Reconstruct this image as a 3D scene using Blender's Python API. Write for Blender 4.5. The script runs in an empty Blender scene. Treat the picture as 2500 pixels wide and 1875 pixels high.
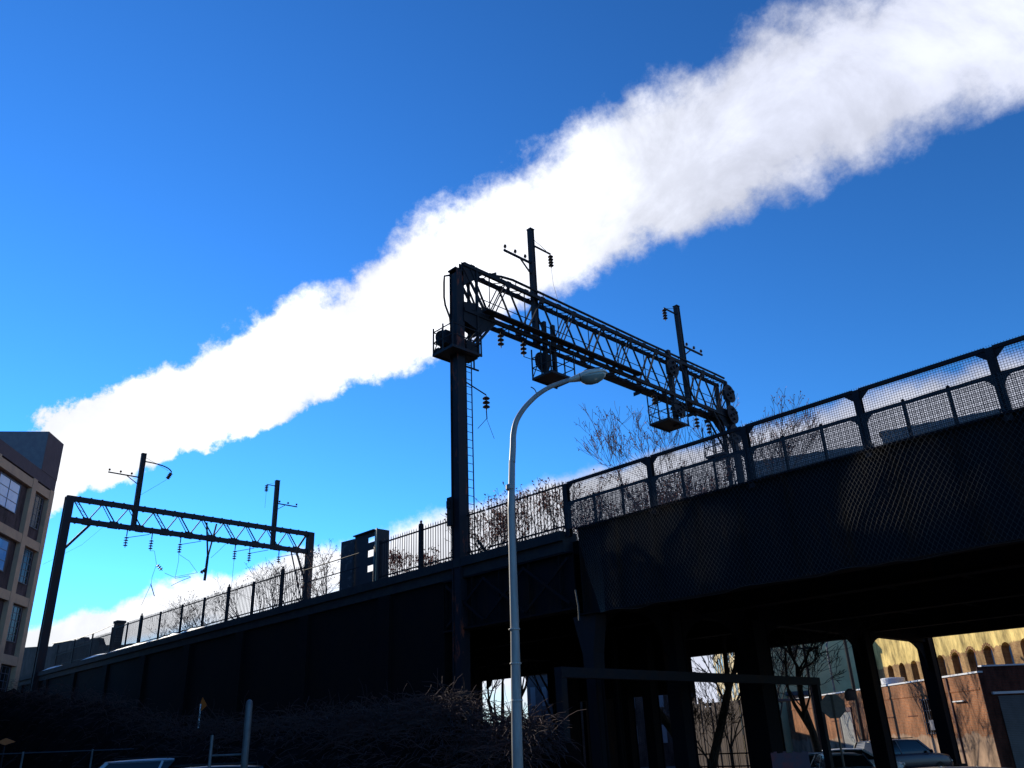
import bpy, math, random
from mathutils import Vector, Matrix, noise
R = math.radians
random.seed(7)
C = bpy.context.scene.collection

# ------------------------------------------------------------------ camera
EYE = 2.0; F = 2000.0; CX, CY = 1250.0, 937.5
upc = Vector((-190.0, -4577.5, F)).normalized()
fwc = Vector((0, 0, 1)); fhc = (fwc - upc * fwc.dot(upc)).normalized()
rtc = fhc.cross(upc)
A = R(45.452994779)
sA, cA = math.sin(A), math.cos(A)

def ray(x, y):
    d = Vector((x - CX, y - CY, F)); r, f, u = d.dot(rtc), d.dot(fhc), d.dot(upc)
    return Vector((r * cA - f * sA, r * sA + f * cA, u))
def ray_t(x, y, t):
    P = ray(x, y) * t; P.z += EYE; return P
def onY(x, y, Y0):
    d = ray(x, y); return ray_t(x, y, Y0 / d.y)
def onX(x, y, X0):
    d = ray(x, y); return ray_t(x, y, X0 / d.x)
def onZ(x, y, Z0):
    d = ray(x, y); return ray_t(x, y, (Z0 - EYE) / d.z)
def azdir(a):                       # azimuth in degrees from the camera's heading -> world direction
    a = R(a); r, f = math.sin(a), math.cos(a)
    return Vector((r * cA - f * sA, r * sA + f * cA, 0))
def atd(a, c, d): r_ = ray(a, c); return ray_t(a, c, d / math.hypot(r_.x, r_.y))
def azof(x, y):
    d = ray(x, y); f = -d.x * sA + d.y * cA; r = d.x * cA + d.y * sA
    return math.degrees(math.atan2(r, f))

def c2w(v):                         # camera frame (x right, y down, z forward) to world
    v = Vector(v); r, f, u = v.dot(rtc), v.dot(fhc), v.dot(upc)
    return Vector((r * cA - f * sA, r * sA + f * cA, u))
cam = bpy.data.cameras.new('camera'); camo = bpy.data.objects.new('camera', cam); C.objects.link(camo)
X_, Y_, Z_ = c2w((1, 0, 0)), c2w((0, -1, 0)), c2w((0, 0, -1))
M = Matrix(((X_.x, Y_.x, Z_.x), (X_.y, Y_.y, Z_.y), (X_.z, Y_.z, Z_.z))).to_4x4()
M.translation = Vector((0, 0, EYE)); camo.matrix_world = M
cam.sensor_width = 36; cam.lens = 36 * F / 2500; cam.clip_end = 6000; cam.clip_start = 0.1
bpy.context.scene.camera = camo

# ------------------------------------------------------------------ materials
MATS = {}
def mat(name, col, rough=0.7, metal=0.0, col2=None, scale=4.0, bump=0.0, spec=0.5, thr=(0.4, 0.65), detail=5, sx=(1, 1, 1)):
    m = bpy.data.materials.new(name); m.use_nodes = True; nt = m.node_tree; b = nt.nodes['Principled BSDF']
    b.inputs['Base Color'].default_value = (*col, 1); b.inputs['Roughness'].default_value = rough
    b.inputs['Metallic'].default_value = metal
    b.inputs['Specular IOR Level'].default_value = spec
    if col2 or bump:
        tc = nt.nodes.new('ShaderNodeTexCoord'); mp = nt.nodes.new('ShaderNodeMapping'); mp.inputs['Scale'].default_value = sx
        nt.links.new(tc.outputs['Object'], mp.inputs[0])
        n = nt.nodes.new('ShaderNodeTexNoise'); n.inputs['Scale'].default_value = scale; n.inputs['Detail'].default_value = detail
        n.inputs['Roughness'].default_value = 0.65
        nt.links.new(mp.outputs[0], n.inputs['Vector'])
    if col2:
        mr = nt.nodes.new('ShaderNodeMapRange'); mr.inputs[1].default_value = thr[0]; mr.inputs[2].default_value = thr[1]
        nt.links.new(n.outputs[0], mr.inputs[0])
        mx = nt.nodes.new('ShaderNodeMix'); mx.data_type = 'RGBA'
        mx.inputs[6].default_value = (*col, 1); mx.inputs[7].default_value = (*col2, 1)
        nt.links.new(mr.outputs[0], mx.inputs[0]); nt.links.new(mx.outputs[2], b.inputs['Base Color'])
    if bump:
        bp = nt.nodes.new('ShaderNodeBump'); bp.inputs['Strength'].default_value = bump; bp.inputs['Distance'].default_value = 0.03
        nt.links.new(n.outputs[0], bp.inputs['Height']); nt.links.new(bp.outputs[0], b.inputs['Normal'])
    MATS[name] = m; return m

def brick_mat(name, c1, c2, mortar, plaster=None, z0=0.0, z1=1.0, scale=1.0, patch=0.5, pscale=0.5, rough=0.85, above=False, axis_x=(1, 0, 0)):
    """bricks laid over (wall direction, z), with a coat of stained plaster that starts below (or above) a ragged height"""
    m = bpy.data.materials.new(name); m.use_nodes = True; nt = m.node_tree; N = nt.nodes; L = nt.links; b = N['Principled BSDF']
    b.inputs['Roughness'].default_value = rough; b.inputs['Specular IOR Level'].default_value = 0.2
    tc = N.new('ShaderNodeTexCoord')
    dt = N.new('ShaderNodeVectorMath'); dt.operation = 'DOT_PRODUCT'; dt.inputs[1].default_value = axis_x; L.new(tc.outputs['Object'], dt.inputs[0])
    sp = N.new('ShaderNodeSeparateXYZ'); L.new(tc.outputs['Object'], sp.inputs[0])
    cb = N.new('ShaderNodeCombineXYZ'); L.new(dt.outputs['Value'], cb.inputs[0]); L.new(sp.outputs[2], cb.inputs[1])
    br = N.new('ShaderNodeTexBrick'); br.inputs['Scale'].default_value = scale
    br.inputs['Brick Width'].default_value = 0.24; br.inputs['Row Height'].default_value = 0.085; br.inputs['Mortar Size'].default_value = 0.012
    br.inputs['Color1'].default_value = (*c1, 1); br.inputs['Color2'].default_value = (*c2, 1); br.inputs['Mortar'].default_value = (*mortar, 1)
    L.new(cb.outputs[0], br.inputs['Vector'])
    n = N.new('ShaderNodeTexNoise'); n.inputs['Scale'].default_value = 1.3; n.inputs['Detail'].default_value = 8; n.inputs['Roughness'].default_value = 0.7
    mpn = N.new('ShaderNodeMapping'); mpn.inputs['Scale'].default_value = (1, 1, 0.35); L.new(tc.outputs['Object'], mpn.inputs[0]); L.new(mpn.outputs[0], n.inputs['Vector'])
    mr = N.new('ShaderNodeMapRange'); mr.inputs[1].default_value = 0.35; mr.inputs[2].default_value = 0.7; mr.inputs[3].default_value = 0.28; mr.inputs[4].default_value = 1.35
    L.new(n.outputs[0], mr.inputs[0])
    mu = N.new('ShaderNodeMix'); mu.data_type = 'RGBA'; mu.blend_type = 'MULTIPLY'; mu.inputs[0].default_value = 1
    L.new(mr.outputs[0], mu.inputs[7])
    src = br.outputs[0]
    if plaster:
        n2 = N.new('ShaderNodeTexNoise'); n2.inputs['Scale'].default_value = pscale; n2.inputs['Detail'].default_value = 9; n2.inputs['Roughness'].default_value = 0.6
        L.new(tc.outputs['Object'], n2.inputs['Vector'])
        zr = N.new('ShaderNodeMapRange'); zr.inputs[1].default_value = z0; zr.inputs[2].default_value = z1; zr.clamp = True
        zr.inputs[3].default_value = 0 if above else 1; zr.inputs[4].default_value = 1 if above else 0
        L.new(sp.outputs[2], zr.inputs[0])
        ad = N.new('ShaderNodeMath'); ad.operation = 'ADD'; L.new(zr.outputs[0], ad.inputs[0]); L.new(n2.outputs[0], ad.inputs[1])
        st = N.new('ShaderNodeMapRange'); st.inputs[1].default_value = 0.5 + patch; st.inputs[2].default_value = 0.56 + patch; L.new(ad.outputs[0], st.inputs[0])
        mx = N.new('ShaderNodeMix'); mx.data_type = 'RGBA'; mx.inputs[7].default_value = (*plaster, 1)
        L.new(br.outputs[0], mx.inputs[6]); L.new(st.outputs[0], mx.inputs[0]); src = mx.outputs[2]
    L.new(src, mu.inputs[6]); L.new(mu.outputs[2], b.inputs['Base Color'])
    bp = N.new('ShaderNodeBump'); bp.inputs['Strength'].default_value = 0.4; bp.inputs['Distance'].default_value = 0.02
    L.new(n.outputs[0], bp.inputs['Height']); L.new(bp.outputs[0], b.inputs['Normal'])
    MATS[name] = m; return m

steel = mat('dark_steel', (0.012, 0.012, 0.016), 0.7, 0.0, (0.028, 0.014, 0.011), 1.6, 0.2, spec=0.22, thr=(0.5, 0.75))
steel2 = mat('weathered_steel', (0.019, 0.019, 0.025), 0.7, 0.0, (0.045, 0.019, 0.013), 2.5, 0.2, spec=0.22, thr=(0.5, 0.72), sx=(1, 1, 0.3))
rustpost = mat('rusty_post_steel', (0.014, 0.013, 0.018), 0.7, 0.0, (0.30, 0.06, 0.028), 2.2, 0.25, spec=0.22, thr=(0.57, 0.72), sx=(1.4, 1.4, 0.45))
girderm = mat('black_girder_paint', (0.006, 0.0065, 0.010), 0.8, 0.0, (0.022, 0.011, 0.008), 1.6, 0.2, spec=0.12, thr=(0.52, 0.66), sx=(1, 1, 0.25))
copingm = mat('dark_concrete', (0.022, 0.023, 0.028), 0.9, 0.0, (0.035, 0.035, 0.036), 2.0, 0.4, spec=0.2)  # very dark concrete with slightly paler noise patches
stone = mat('near_black_stone', (0.005, 0.005, 0.007), 0.95, 0.0, (0.010, 0.007, 0.007), 0.8, 0.6, spec=0.1)  # near-black stone tone, mottled by noise
wire = mat('galvanised_wire', (0.06, 0.058, 0.056), 0.6, 0.2)
wiredark = mat('dark_wire', (0.03, 0.035, 0.045), 0.6, 0.0)
porcelain = mat('brown_porcelain', (0.04, 0.018, 0.013), 0.5, 0.0, spec=0.3)
lampm = mat('grey_painted_lamp_pole', (0.32, 0.31, 0.29), 0.5, 0.0, (0.24, 0.23, 0.22), 3, 0.05, sx=(3, 3, 0.6))
lamphead = mat('cream_lamp_housing', (0.62, 0.58, 0.48), 0.4, 0.0, (0.5, 0.46, 0.38), 8, 0.05)
lens = mat('grey_green_lamp_lens', (0.20, 0.26, 0.24), 0.12, 0.0, spec=0.8)
band = mat('pale_band', (0.45, 0.42, 0.38), 0.5)
cabm = mat('dark_blue_grey_cabinet', (0.014, 0.016, 0.026), 0.7, 0.0, (0.024, 0.024, 0.03), 3, 0.2)
cabdoor = mat('graffiti_grey_panel', (0.03, 0.034, 0.045), 0.7, 0.0, (0.08, 0.088, 0.10), 4.0, 0.2, thr=(0.52, 0.6))
pale = mat('pale_weathered_paint', (0.62, 0.5, 0.33), 0.7, 0.0, (0.42, 0.34, 0.24), 5, 0.2)
paint = mat('faded_cream_paint', (0.40, 0.35, 0.28), 0.8, 0.0, (0.08, 0.04, 0.03), 9, 0.1, thr=(0.55, 0.7))
teal = mat('teal_spray_paint', (0.08, 0.22, 0.24), 0.7)
snow = mat('old_snow', (0.75, 0.77, 0.8), 0.6, 0.0, (0.5, 0.47, 0.42), 3, 0.5, thr=(0.5, 0.8))
asphalt = mat('asphalt', (0.045, 0.045, 0.05), 0.9, 0.0, (0.065, 0.062, 0.06), 0.7, 0.4)
gravel = mat('dark_ballast', (0.05, 0.048, 0.045), 0.95, 0.0, (0.09, 0.085, 0.08), 9, 0.8)
concrete = mat('pavement_concrete', (0.22, 0.215, 0.2), 0.9, 0.0, (0.3, 0.29, 0.27), 2, 0.2)
bark = mat('dark_bark', (0.035, 0.026, 0.022), 0.95, 0.0, (0.06, 0.045, 0.035), 8, 0.4)
barklight = mat('pale_bark', (0.20, 0.115, 0.075), 0.95, 0.0, (0.13, 0.075, 0.05), 8, 0.4)
deadleaf = mat('dead_brown_leaf', (0.55, 0.20, 0.09), 0.9, 0.0, (0.38, 0.14, 0.07), 6)
vine = mat('red_brown_bramble', (0.075, 0.026, 0.022), 0.9, 0.0, (0.035, 0.02, 0.018), 3)
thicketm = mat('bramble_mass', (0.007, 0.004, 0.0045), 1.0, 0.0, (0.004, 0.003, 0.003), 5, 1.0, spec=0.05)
beige = mat('beige_concrete_frame', (0.55, 0.32, 0.20), 0.85, 0.0, (0.46, 0.27, 0.18), 1.5, 0.1, spec=0.2)
darkclad = mat('dark_brown_cladding', (0.10, 0.062, 0.068), 0.8, 0.0, (0.12, 0.075, 0.08), 2, 0.1, spec=0.2)
greystucco = mat('grey_stucco', (0.15, 0.145, 0.165), 0.9, 0.0, (0.18, 0.175, 0.19), 3, 0.1, spec=0.2)
winframe = mat('dark_window_frame', (0.09, 0.08, 0.10), 0.6)
glass = mat('painted_sky_glass', (0.14, 0.34, 0.66), 0.06, 0.0, (0.28, 0.46, 0.72), 0.7, 0.0, spec=1.0)  # sky reflection painted in as a blue base colour
glassdark = mat('dark_glass', (0.01, 0.013, 0.016), 0.12, 0.0, spec=0.35)
brickdark = brick_mat('purple_brown_brick', (0.12, 0.055, 0.055), (0.09, 0.045, 0.045), (0.10, 0.08, 0.08), axis_x=tuple(azdir(-7.5)))
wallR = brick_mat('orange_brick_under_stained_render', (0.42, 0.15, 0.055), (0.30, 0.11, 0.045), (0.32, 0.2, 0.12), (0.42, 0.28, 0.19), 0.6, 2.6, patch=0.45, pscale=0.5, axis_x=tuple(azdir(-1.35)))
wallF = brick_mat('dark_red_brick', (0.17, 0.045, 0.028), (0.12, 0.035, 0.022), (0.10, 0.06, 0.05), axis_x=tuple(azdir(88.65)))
ruinm = brick_mat('yellow_plaster_over_rough_brick', (0.42, 0.24, 0.09), (0.30, 0.15, 0.06), (0.40, 0.28, 0.14), (0.84, 0.62, 0.22), 1.9, 3.1, patch=0.42, pscale=0.9, above=True, axis_x=tuple(azdir(-1.35)))
brickruin = brick_mat('sooty_red_brick', (0.06, 0.03, 0.026), (0.04, 0.022, 0.02), (0.09, 0.08, 0.075), axis_x=(1, 0, 0))
darkvoid = mat('unlit_interior', (0.02, 0.014, 0.01), 1.0, spec=0.0)  # near-black colour stands in for the unlit space behind openings
greybld = mat('distant_grey_render', (0.16, 0.17, 0.20), 0.9, 0.0, (0.2, 0.2, 0.23), 0.2)
yellowbld = mat('sunlit_yellow_wall', (0.66, 0.52, 0.28), 0.9, 0.0, (0.5, 0.38, 0.2), 0.4)
pinkbld = mat('distant_pink_brick', (0.42, 0.22, 0.16), 0.9, 0.0, (0.5, 0.3, 0.22), 0.4)
palebld = mat('distant_pale_wall', (0.24, 0.23, 0.24), 0.9, 0.0, (0.19, 0.18, 0.2), 0.3)
roofm = mat('dark_roofing', (0.06, 0.06, 0.075), 0.9, 0.0, (0.09, 0.085, 0.1), 1.0)
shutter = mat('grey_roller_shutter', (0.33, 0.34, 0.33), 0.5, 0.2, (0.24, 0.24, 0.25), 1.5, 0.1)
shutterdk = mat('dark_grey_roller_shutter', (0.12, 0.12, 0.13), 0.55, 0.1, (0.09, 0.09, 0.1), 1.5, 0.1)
signback = mat('weathered_sign_back', (0.16, 0.13, 0.10), 0.55, 0.4, (0.11, 0.09, 0.08), 9, 0.1)
galv = mat('galvanised_post', (0.13, 0.14, 0.15), 0.55, 0.4, (0.09, 0.1, 0.11), 7)
orange = mat('orange_sign_face', (0.42, 0.08, 0.0), 0.6)
white = mat('white_paint', (0.75, 0.75, 0.76), 0.5)
wood = mat('weathered_planks', (0.14, 0.11, 0.10), 0.9, 0.0, (0.24, 0.19, 0.16), 3, 0.3, sx=(6, 6, 0.5))
mural = mat('blotchy_painted_blocks', (0.13, 0.09, 0.12), 0.9, 0.0, (0.26, 0.08, 0.09), 1.6, 0.2, thr=(0.5, 0.62))
ink = mat('black_marker', (0.02, 0.02, 0.025), 0.7)
tyre = mat('tyre_rubber', (0.015, 0.015, 0.015), 0.85)
rimm = mat('alloy_rim', (0.4, 0.4, 0.42), 0.3, 0.8)
redlens = mat('red_tail_lens', (0.35, 0.01, 0.01), 0.2)
clearlens = mat('clear_head_lens', (0.6, 0.62, 0.62), 0.1)
ppaint = {}
def carpaint(n, c):
    m = mat('car_paint_' + n, c, 0.34, 0.1, spec=0.5)
    m.node_tree.nodes['Principled BSDF'].inputs['Coat Weight'].default_value = 0.2
    m.node_tree.nodes['Principled BSDF'].inputs['Coat Roughness'].default_value = 0.06
    ppaint[n] = m; return m
carpaint('silver', (0.36, 0.38, 0.42)); carpaint('black', (0.012, 0.013, 0.018)); carpaint('navy', (0.008, 0.012, 0.03))
carpaint('teal', (0.03, 0.10, 0.13)); carpaint('grey', (0.12, 0.13, 0.16)); carpaint('white', (0.6, 0.62, 0.66))

# ------------------------------------------------------------------ mesh helper
class MB:
    def __init__(s): s.v = []; s.f = []
    def add(s, vs, fs):
        o = len(s.v); s.v += [tuple(v) for v in vs]; s.f += [tuple(i + o for i in f) for f in fs]; return s
    def box(s, a, b):
        x0, y0, z0 = (min(a[i], b[i]) for i in range(3)); x1, y1, z1 = (max(a[i], b[i]) for i in range(3))
        return s.add([(x0, y0, z0), (x1, y0, z0), (x1, y1, z0), (x0, y1, z0), (x0, y0, z1), (x1, y0, z1), (x1, y1, z1), (x0, y1, z1)],
                     [(0, 3, 2, 1), (4, 5, 6, 7), (0, 1, 5, 4), (1, 2, 6, 5), (2, 3, 7, 6), (3, 0, 4, 7)])
    def obox(s, o, u, v, w):        # box from corner o along three edge vectors
        o, u, v, w = map(Vector, (o, u, v, w))
        p = [o, o + u, o + u + v, o + v]; p += [q + w for q in p]
        return s.add(p, [(0, 3, 2, 1), (4, 5, 6, 7), (0, 1, 5, 4), (1, 2, 6, 5), (2, 3, 7, 6), (3, 0, 4, 7)])
    def bar(s, a, b, w=0.08, h=None, up=(0, 0, 1)):
        a, b = Vector(a), Vector(b); h = h or w; d = (b - a)
        if d.length < 1e-6: return s
        d.normalize(); up = Vector(up)
        if abs(d.dot(up)) > 0.98: up = Vector((1, 0, 0)) if abs(d.x) < 0.9 else Vector((0, 1, 0))
        sd = d.cross(up).normalized(); u2 = sd.cross(d)
        p = []
        for q in (a, b):
            for i, j in ((-1, -1), (1, -1), (1, 1), (-1, 1)): p.append(q + sd * (w / 2 * i) + u2 * (h / 2 * j))
        return s.add(p, [(0, 1, 2, 3), (7, 6, 5, 4), (0, 4, 5, 1), (1, 5, 6, 2), (2, 6, 7, 3), (3, 7, 4, 0)])
    def ibeam(s, a, b, w, h, t=0.03, side=(1, 0, 0)):   # H section between two points; side = flange direction
        a, b = Vector(a), Vector(b); d = (b - a).normalized(); sd = Vector(side); sd = (sd - d * sd.dot(d)).normalized(); n = d.cross(sd)
        for k in (-1, 1): s.obox(a + n * (k * h / 2 - t / 2) - sd * w / 2, sd * w, n * t, b - a)
        s.obox(a - sd * t / 2 - n * (h / 2 - t / 2), sd * t, n * (h - t), b - a)
        return s
    def tube(s, pts, r, n=6, cap=True):
        pts = [Vector(p) for p in pts]
        rs = r if isinstance(r, (list, tuple)) else [r] * len(pts)
        rings = []; prev = None
        for i, p in enumerate(pts):
            d = (pts[min(i + 1, len(pts) - 1)] - pts[max(i - 1, 0)])
            d = d.normalized() if d.length > 1e-9 else Vector((0, 0, 1))
            if prev is None:
                ref = Vector((0, 0, 1)) if abs(d.z) < 0.9 else Vector((1, 0, 0)); a = d.cross(ref).normalized()
            else:
                a = prev - d * prev.dot(d); a = a.normalized() if a.length > 1e-6 else d.orthogonal().normalized()
            prev = a; b = d.cross(a)
            rings.append([p + (a * math.cos(2 * math.pi * k / n) + b * math.sin(2 * math.pi * k / n)) * rs[i] for k in range(n)])
        vs = [q for rg in rings for q in rg]; fs = []
        for i in range(len(pts) - 1):
            for k in range(n): fs.append((i * n + k, i * n + (k + 1) % n, (i + 1) * n + (k + 1) % n, (i + 1) * n + k))
        if cap and n > 2: fs.append(tuple(range(n - 1, -1, -1))); fs.append(tuple((len(pts) - 1) * n + k for k in range(n)))
        return s.add(vs, fs)
    def lathe(s, prof, o, axis=(0, 0, 1), n=14):     # prof: (radius, distance along the axis)
        o = Vector(o); ax = Vector(axis).normalized(); a = ax.orthogonal().normalized(); b = ax.cross(a)
        vs = []; fs = []
        for r, h in prof:
            for k in range(n):
                t = 2 * math.pi * k / n; vs.append(o + ax * h + (a * math.cos(t) + b * math.sin(t)) * max(r, 1e-4))
        for i in range(len(prof) - 1):
            for k in range(n): fs.append((i * n + k, i * n + (k + 1) % n, (i + 1) * n + (k + 1) % n, (i + 1) * n + k))
        fs.append(tuple(range(n - 1, -1, -1))); fs.append(tuple((len(prof) - 1) * n + k for k in range(n)))
        return s.add(vs, fs)
    def prism(s, pts, ext):
        pts = [Vector(p) for p in pts]; e = Vector(ext); n = len(pts)
        return s.add(pts + [p + e for p in pts], [tuple(range(n - 1, -1, -1)), tuple(range(n, 2 * n))] + [(i, (i + 1) % n, (i + 1) % n + n, i + n) for i in range(n)])
    def build(s, name, m, parent=None, smooth=False):
        off = WORLD_OFF.get(parent.name, Vector()) if parent else Vector()
        me = bpy.data.meshes.new(name)
        if off.length > 0: vv = [(v[0] - off.x, v[1] - off.y, v[2] - off.z) for v in s.v]
        else: vv = s.v
        me.from_pydata(vv, [], s.f); me.validate(); me.materials.append(m)
        if smooth: me.polygons.foreach_set('use_smooth', [True] * len(me.polygons))
        import bmesh
        if len(me.polygons) < 60000:
            bm = bmesh.new(); bm.from_mesh(me); bmesh.ops.recalc_face_normals(bm, faces=bm.faces); bm.to_mesh(me); bm.free()
        o = bpy.data.objects.new(name, me); C.objects.link(o)
        if parent:
            o.parent = parent
            WORLD_OFF[o.name] = off      # children of parts share the thing's frame
        return o
WORLD_OFF = {}
def thing(name, label, cat, loc=(0, 0, 0), group=None, local=False):
    o = bpy.data.objects.new(name, None); C.objects.link(o); o.location = loc; o.empty_display_size = 0.2
    if not local: WORLD_OFF[o.name] = Vector(loc)
    o['label'] = label; o['category'] = cat
    if group: o['group'] = group
    return o
def tag(o, label, cat, group=None, kind=None):
    o['label'] = label; o['category'] = cat
    if group: o['group'] = group
    if kind: o['kind'] = kind
    return o
def struct(o, label=None):
    o['kind'] = 'structure'
    if label: o['label'] = label
    return o
def copy_tree(o, parent=None):
    c = o.copy(); C.objects.link(c); c.parent = parent
    for ch in list(o.children): copy_tree(ch, c)
    return c
def V(*a): return Vector(a)

# ------------------------------------------------------------------ sky and sun
SUN_AZ, SUN_EL = -43.6, 24.5
sd = azdir(SUN_AZ) * math.cos(R(SUN_EL)) + Vector((0, 0, math.sin(R(SUN_EL))))
sun = bpy.data.lights.new('sun', 'SUN'); sun.energy = 5.0; sun.angle = R(0.5); sun.color = (1.0, 0.90, 0.72)
suno = bpy.data.objects.new('sun', sun); C.objects.link(suno); suno.rotation_euler = sd.to_track_quat('Z', 'Y').to_euler(); suno.location = (0, 0, 60)

w = bpy.data.worlds.new('World'); bpy.context.scene.world = w; w.use_nodes = True
nt = w.node_tree; N = nt.nodes; L = nt.links; bg = N['Background']; bg.inputs[1].default_value = 0.1
sky = N.new('ShaderNodeTexSky'); sky.sky_type = 'NISHITA'; sky.sun_disc = False; sky.sun_elevation = R(SUN_EL)
# direction (sin(rot), cos(rot)) is where Blender's sky puts its sun
sky.sun_rotation = math.atan2(sd.x, sd.y); sky.air_density = 1.0; sky.dust_density = 0.0; sky.ozone_density = 3.0; sky.altitude = 0
def nmath(op, a, b=None, c=None, clamp=False):
    n = N.new('ShaderNodeMath'); n.operation = op; n.use_clamp = clamp
    for i, q in enumerate((a, b, c)):
        if q is None: continue
        if isinstance(q, (int, float)): n.inputs[i].default_value = q
        else: L.new(q, n.inputs[i])
    return n.outputs[0]
def nrange(v, a, b, c=0.0, d=1.0, smooth=True):
    n = N.new('ShaderNodeMapRange'); n.interpolation_type = 'SMOOTHSTEP' if smooth else 'LINEAR'
    for i, q in enumerate((v, a, b, c, d)):
        if isinstance(q, (int, float)): n.inputs[i].default_value = q
        else: L.new(q, n.inputs[i])
    return n.outputs[0]
def nnoise(vec, scale, detail=6, rough=0.6, lac=2.0):
    n = N.new('ShaderNodeTexNoise'); n.inputs['Scale'].default_value = scale; n.inputs['Detail'].default_value = detail; n.inputs['Roughness'].default_value = rough
    L.new(vec, n.inputs['Vector']); return n.outputs[0]
def nmix(f, a, b, mode='MIX'):
    n = N.new('ShaderNodeMix'); n.data_type = 'RGBA'; n.blend_type = mode
    for i, q in ((0, f), (6, a), (7, b)):
        if isinstance(q, (int, float)): n.inputs[i].default_value = q
        elif isinstance(q, tuple): n.inputs[i].default_value = (*q, 1)
        else: L.new(q, n.inputs[i])
    return n.outputs[2]
tc = N.new('ShaderNodeTexCoord'); sp = N.new('ShaderNodeSeparateXYZ'); L.new(tc.outputs['Generated'], sp.inputs[0])
zz = nmath('MAXIMUM', sp.outputs[2], 0.03)
px = nmath('DIVIDE', sp.outputs[0], zz); py = nmath('DIVIDE', sp.outputs[1], zz)   # flat cloud layer coordinates
cb = N.new('ShaderNodeCombineXYZ'); L.new(px, cb.inputs[0]); L.new(py, cb.inputs[1]); P = cb.outputs[0]
# the long plume-like band: a solid core that breaks up towards its edges
G = tc.outputs['Generated']
nL = nmath('SUBTRACT', nnoise(G, 4.5, 2, 0.5), 0.5)            # slow swings of the outline
nB = nnoise(G, 10.0, 14, 0.66)                                   # billows and frayed rims
nR = N.new('ShaderNodeTexNoise'); nR.inputs['Scale'].default_value = 6.0; nR.inputs['Detail'].default_value = 10; nR.inputs['Roughness'].default_value = 0.6; nR.inputs['Distortion'].default_value = 0.35
L.new(G, nR.inputs['Vector']); nC = nR.outputs[0]
cen = nmath('MULTIPLY_ADD', px, 0.115, 1.232)
swing = nmath('MULTIPLY', nL, nmath('MINIMUM', nmath('DIVIDE', 0.10, zz), 0.5))
t = nmath('ABSOLUTE', nmath('SUBTRACT', nmath('SUBTRACT', py, cen), swing))
wd = nrange(px, -2.0, -0.3, 0.30, 0.265, False)
core = nmath('SUBTRACT', 1.0, nmath('DIVIDE', t, wd))           # 1 on the axis, 0 at the rim
gain = nrange(px, -2.2, -0.2, 2.1, 2.1, False)
dens = nmath('ADD', nmath('MULTIPLY', core, gain), nmath('MULTIPLY', nmath('SUBTRACT', nB, 0.5), nrange(px, -2.5, -0.3, 3.6, 2.3, False)))
dens = nmath('ADD', dens, nmath('MULTIPLY', nmath('SUBTRACT', nC, 0.5), 0.9))
m1 = nmath('MULTIPLY', nrange(dens, 0.12, nrange(px, -2.6, -0.4, 0.45, 1.05, False)), nrange(core, -0.25, 0.02))
# the low bank behind the fence
cen2 = nmath('MULTIPLY_ADD', px, 0.10, 2.60)
lo = nmath('ADD', nmath('SUBTRACT', py, cen2), nmath('MULTIPLY', nmath('SUBTRACT', nB, 0.5), nmath('MINIMUM', nmath('DIVIDE', 0.20, zz), 1.6)))
m2 = nmath('MULTIPLY', nrange(lo, 0.0, 0.22), nrange(nmath('ADD', lo, nmath('MULTIPLY', nC, 1.6)), 2.7, 1.7))
m2 = nmath('MAXIMUM', m2, nmath('MULTIPLY', nrange(lo, 1.9, 2.6), nrange(nC, 0.40, 0.60)))
m2 = nmath('MAXIMUM', m2, nrange(sp.outputs[2], 0.13, 0.03, 0.0, 0.8))
# two faint detached wisps in the open blue
for (wx, wy, wr) in ():
    dv_ = ray(wx, wy).normalized(); dn = N.new('ShaderNodeVectorMath'); dn.operation = 'DISTANCE'; L.new(G, dn.inputs[0]); dn.inputs[1].default_value = tuple(dv_)
    m1 = nmath('MAXIMUM', m1, nmath('MULTIPLY', nrange(nmath('ADD', dn.outputs['Value'], nmath('MULTIPLY', nmath('SUBTRACT', nB, 0.5), 0.12)), wr, 0.0), 0.08))
dots = N.new('ShaderNodeVectorMath'); dots.operation = 'DOT_PRODUCT'; L.new(tc.outputs['Generated'], dots.inputs[0]); dots.inputs[1].default_value = tuple(sd)
near = nrange(dots.outputs['Value'], 0.52, 0.95, 0.0, 1.0, True)
shade = nmath('MULTIPLY', nrange(nC, 0.36, 0.64, 0.80, 1.10), nrange(dens, 0.2, 2.2, 0.86, 1.10))
ccol = nmix(near, (8.0, 8.4, 10.0), (13.5, 13.8, 14.5))
cv = N.new('ShaderNodeVectorMath'); cv.operation = 'SCALE'; L.new(ccol, cv.inputs[0]); L.new(shade, cv.inputs['Scale'])
gm = N.new('ShaderNodeGamma'); gm.inputs[1].default_value = 1.42; L.new(nmix(1.0, sky.outputs[0], (0.125, 0.125, 0.125), 'MULTIPLY'), gm.inputs[0])
skc = nmix(1.0, gm.outputs[0], (6.4, 14.9, 20.0), 'MULTIPLY')
c1 = nmix(m1, skc, cv.outputs[0]); c2 = nmix(m2, c1, cv.outputs[0])
L.new(c2, bg.inputs[0])
vs = bpy.context.scene.view_settings; vs.view_transform = 'Standard'; vs.look = 'None'; vs.exposure = 0.0; vs.gamma = 1.0

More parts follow.
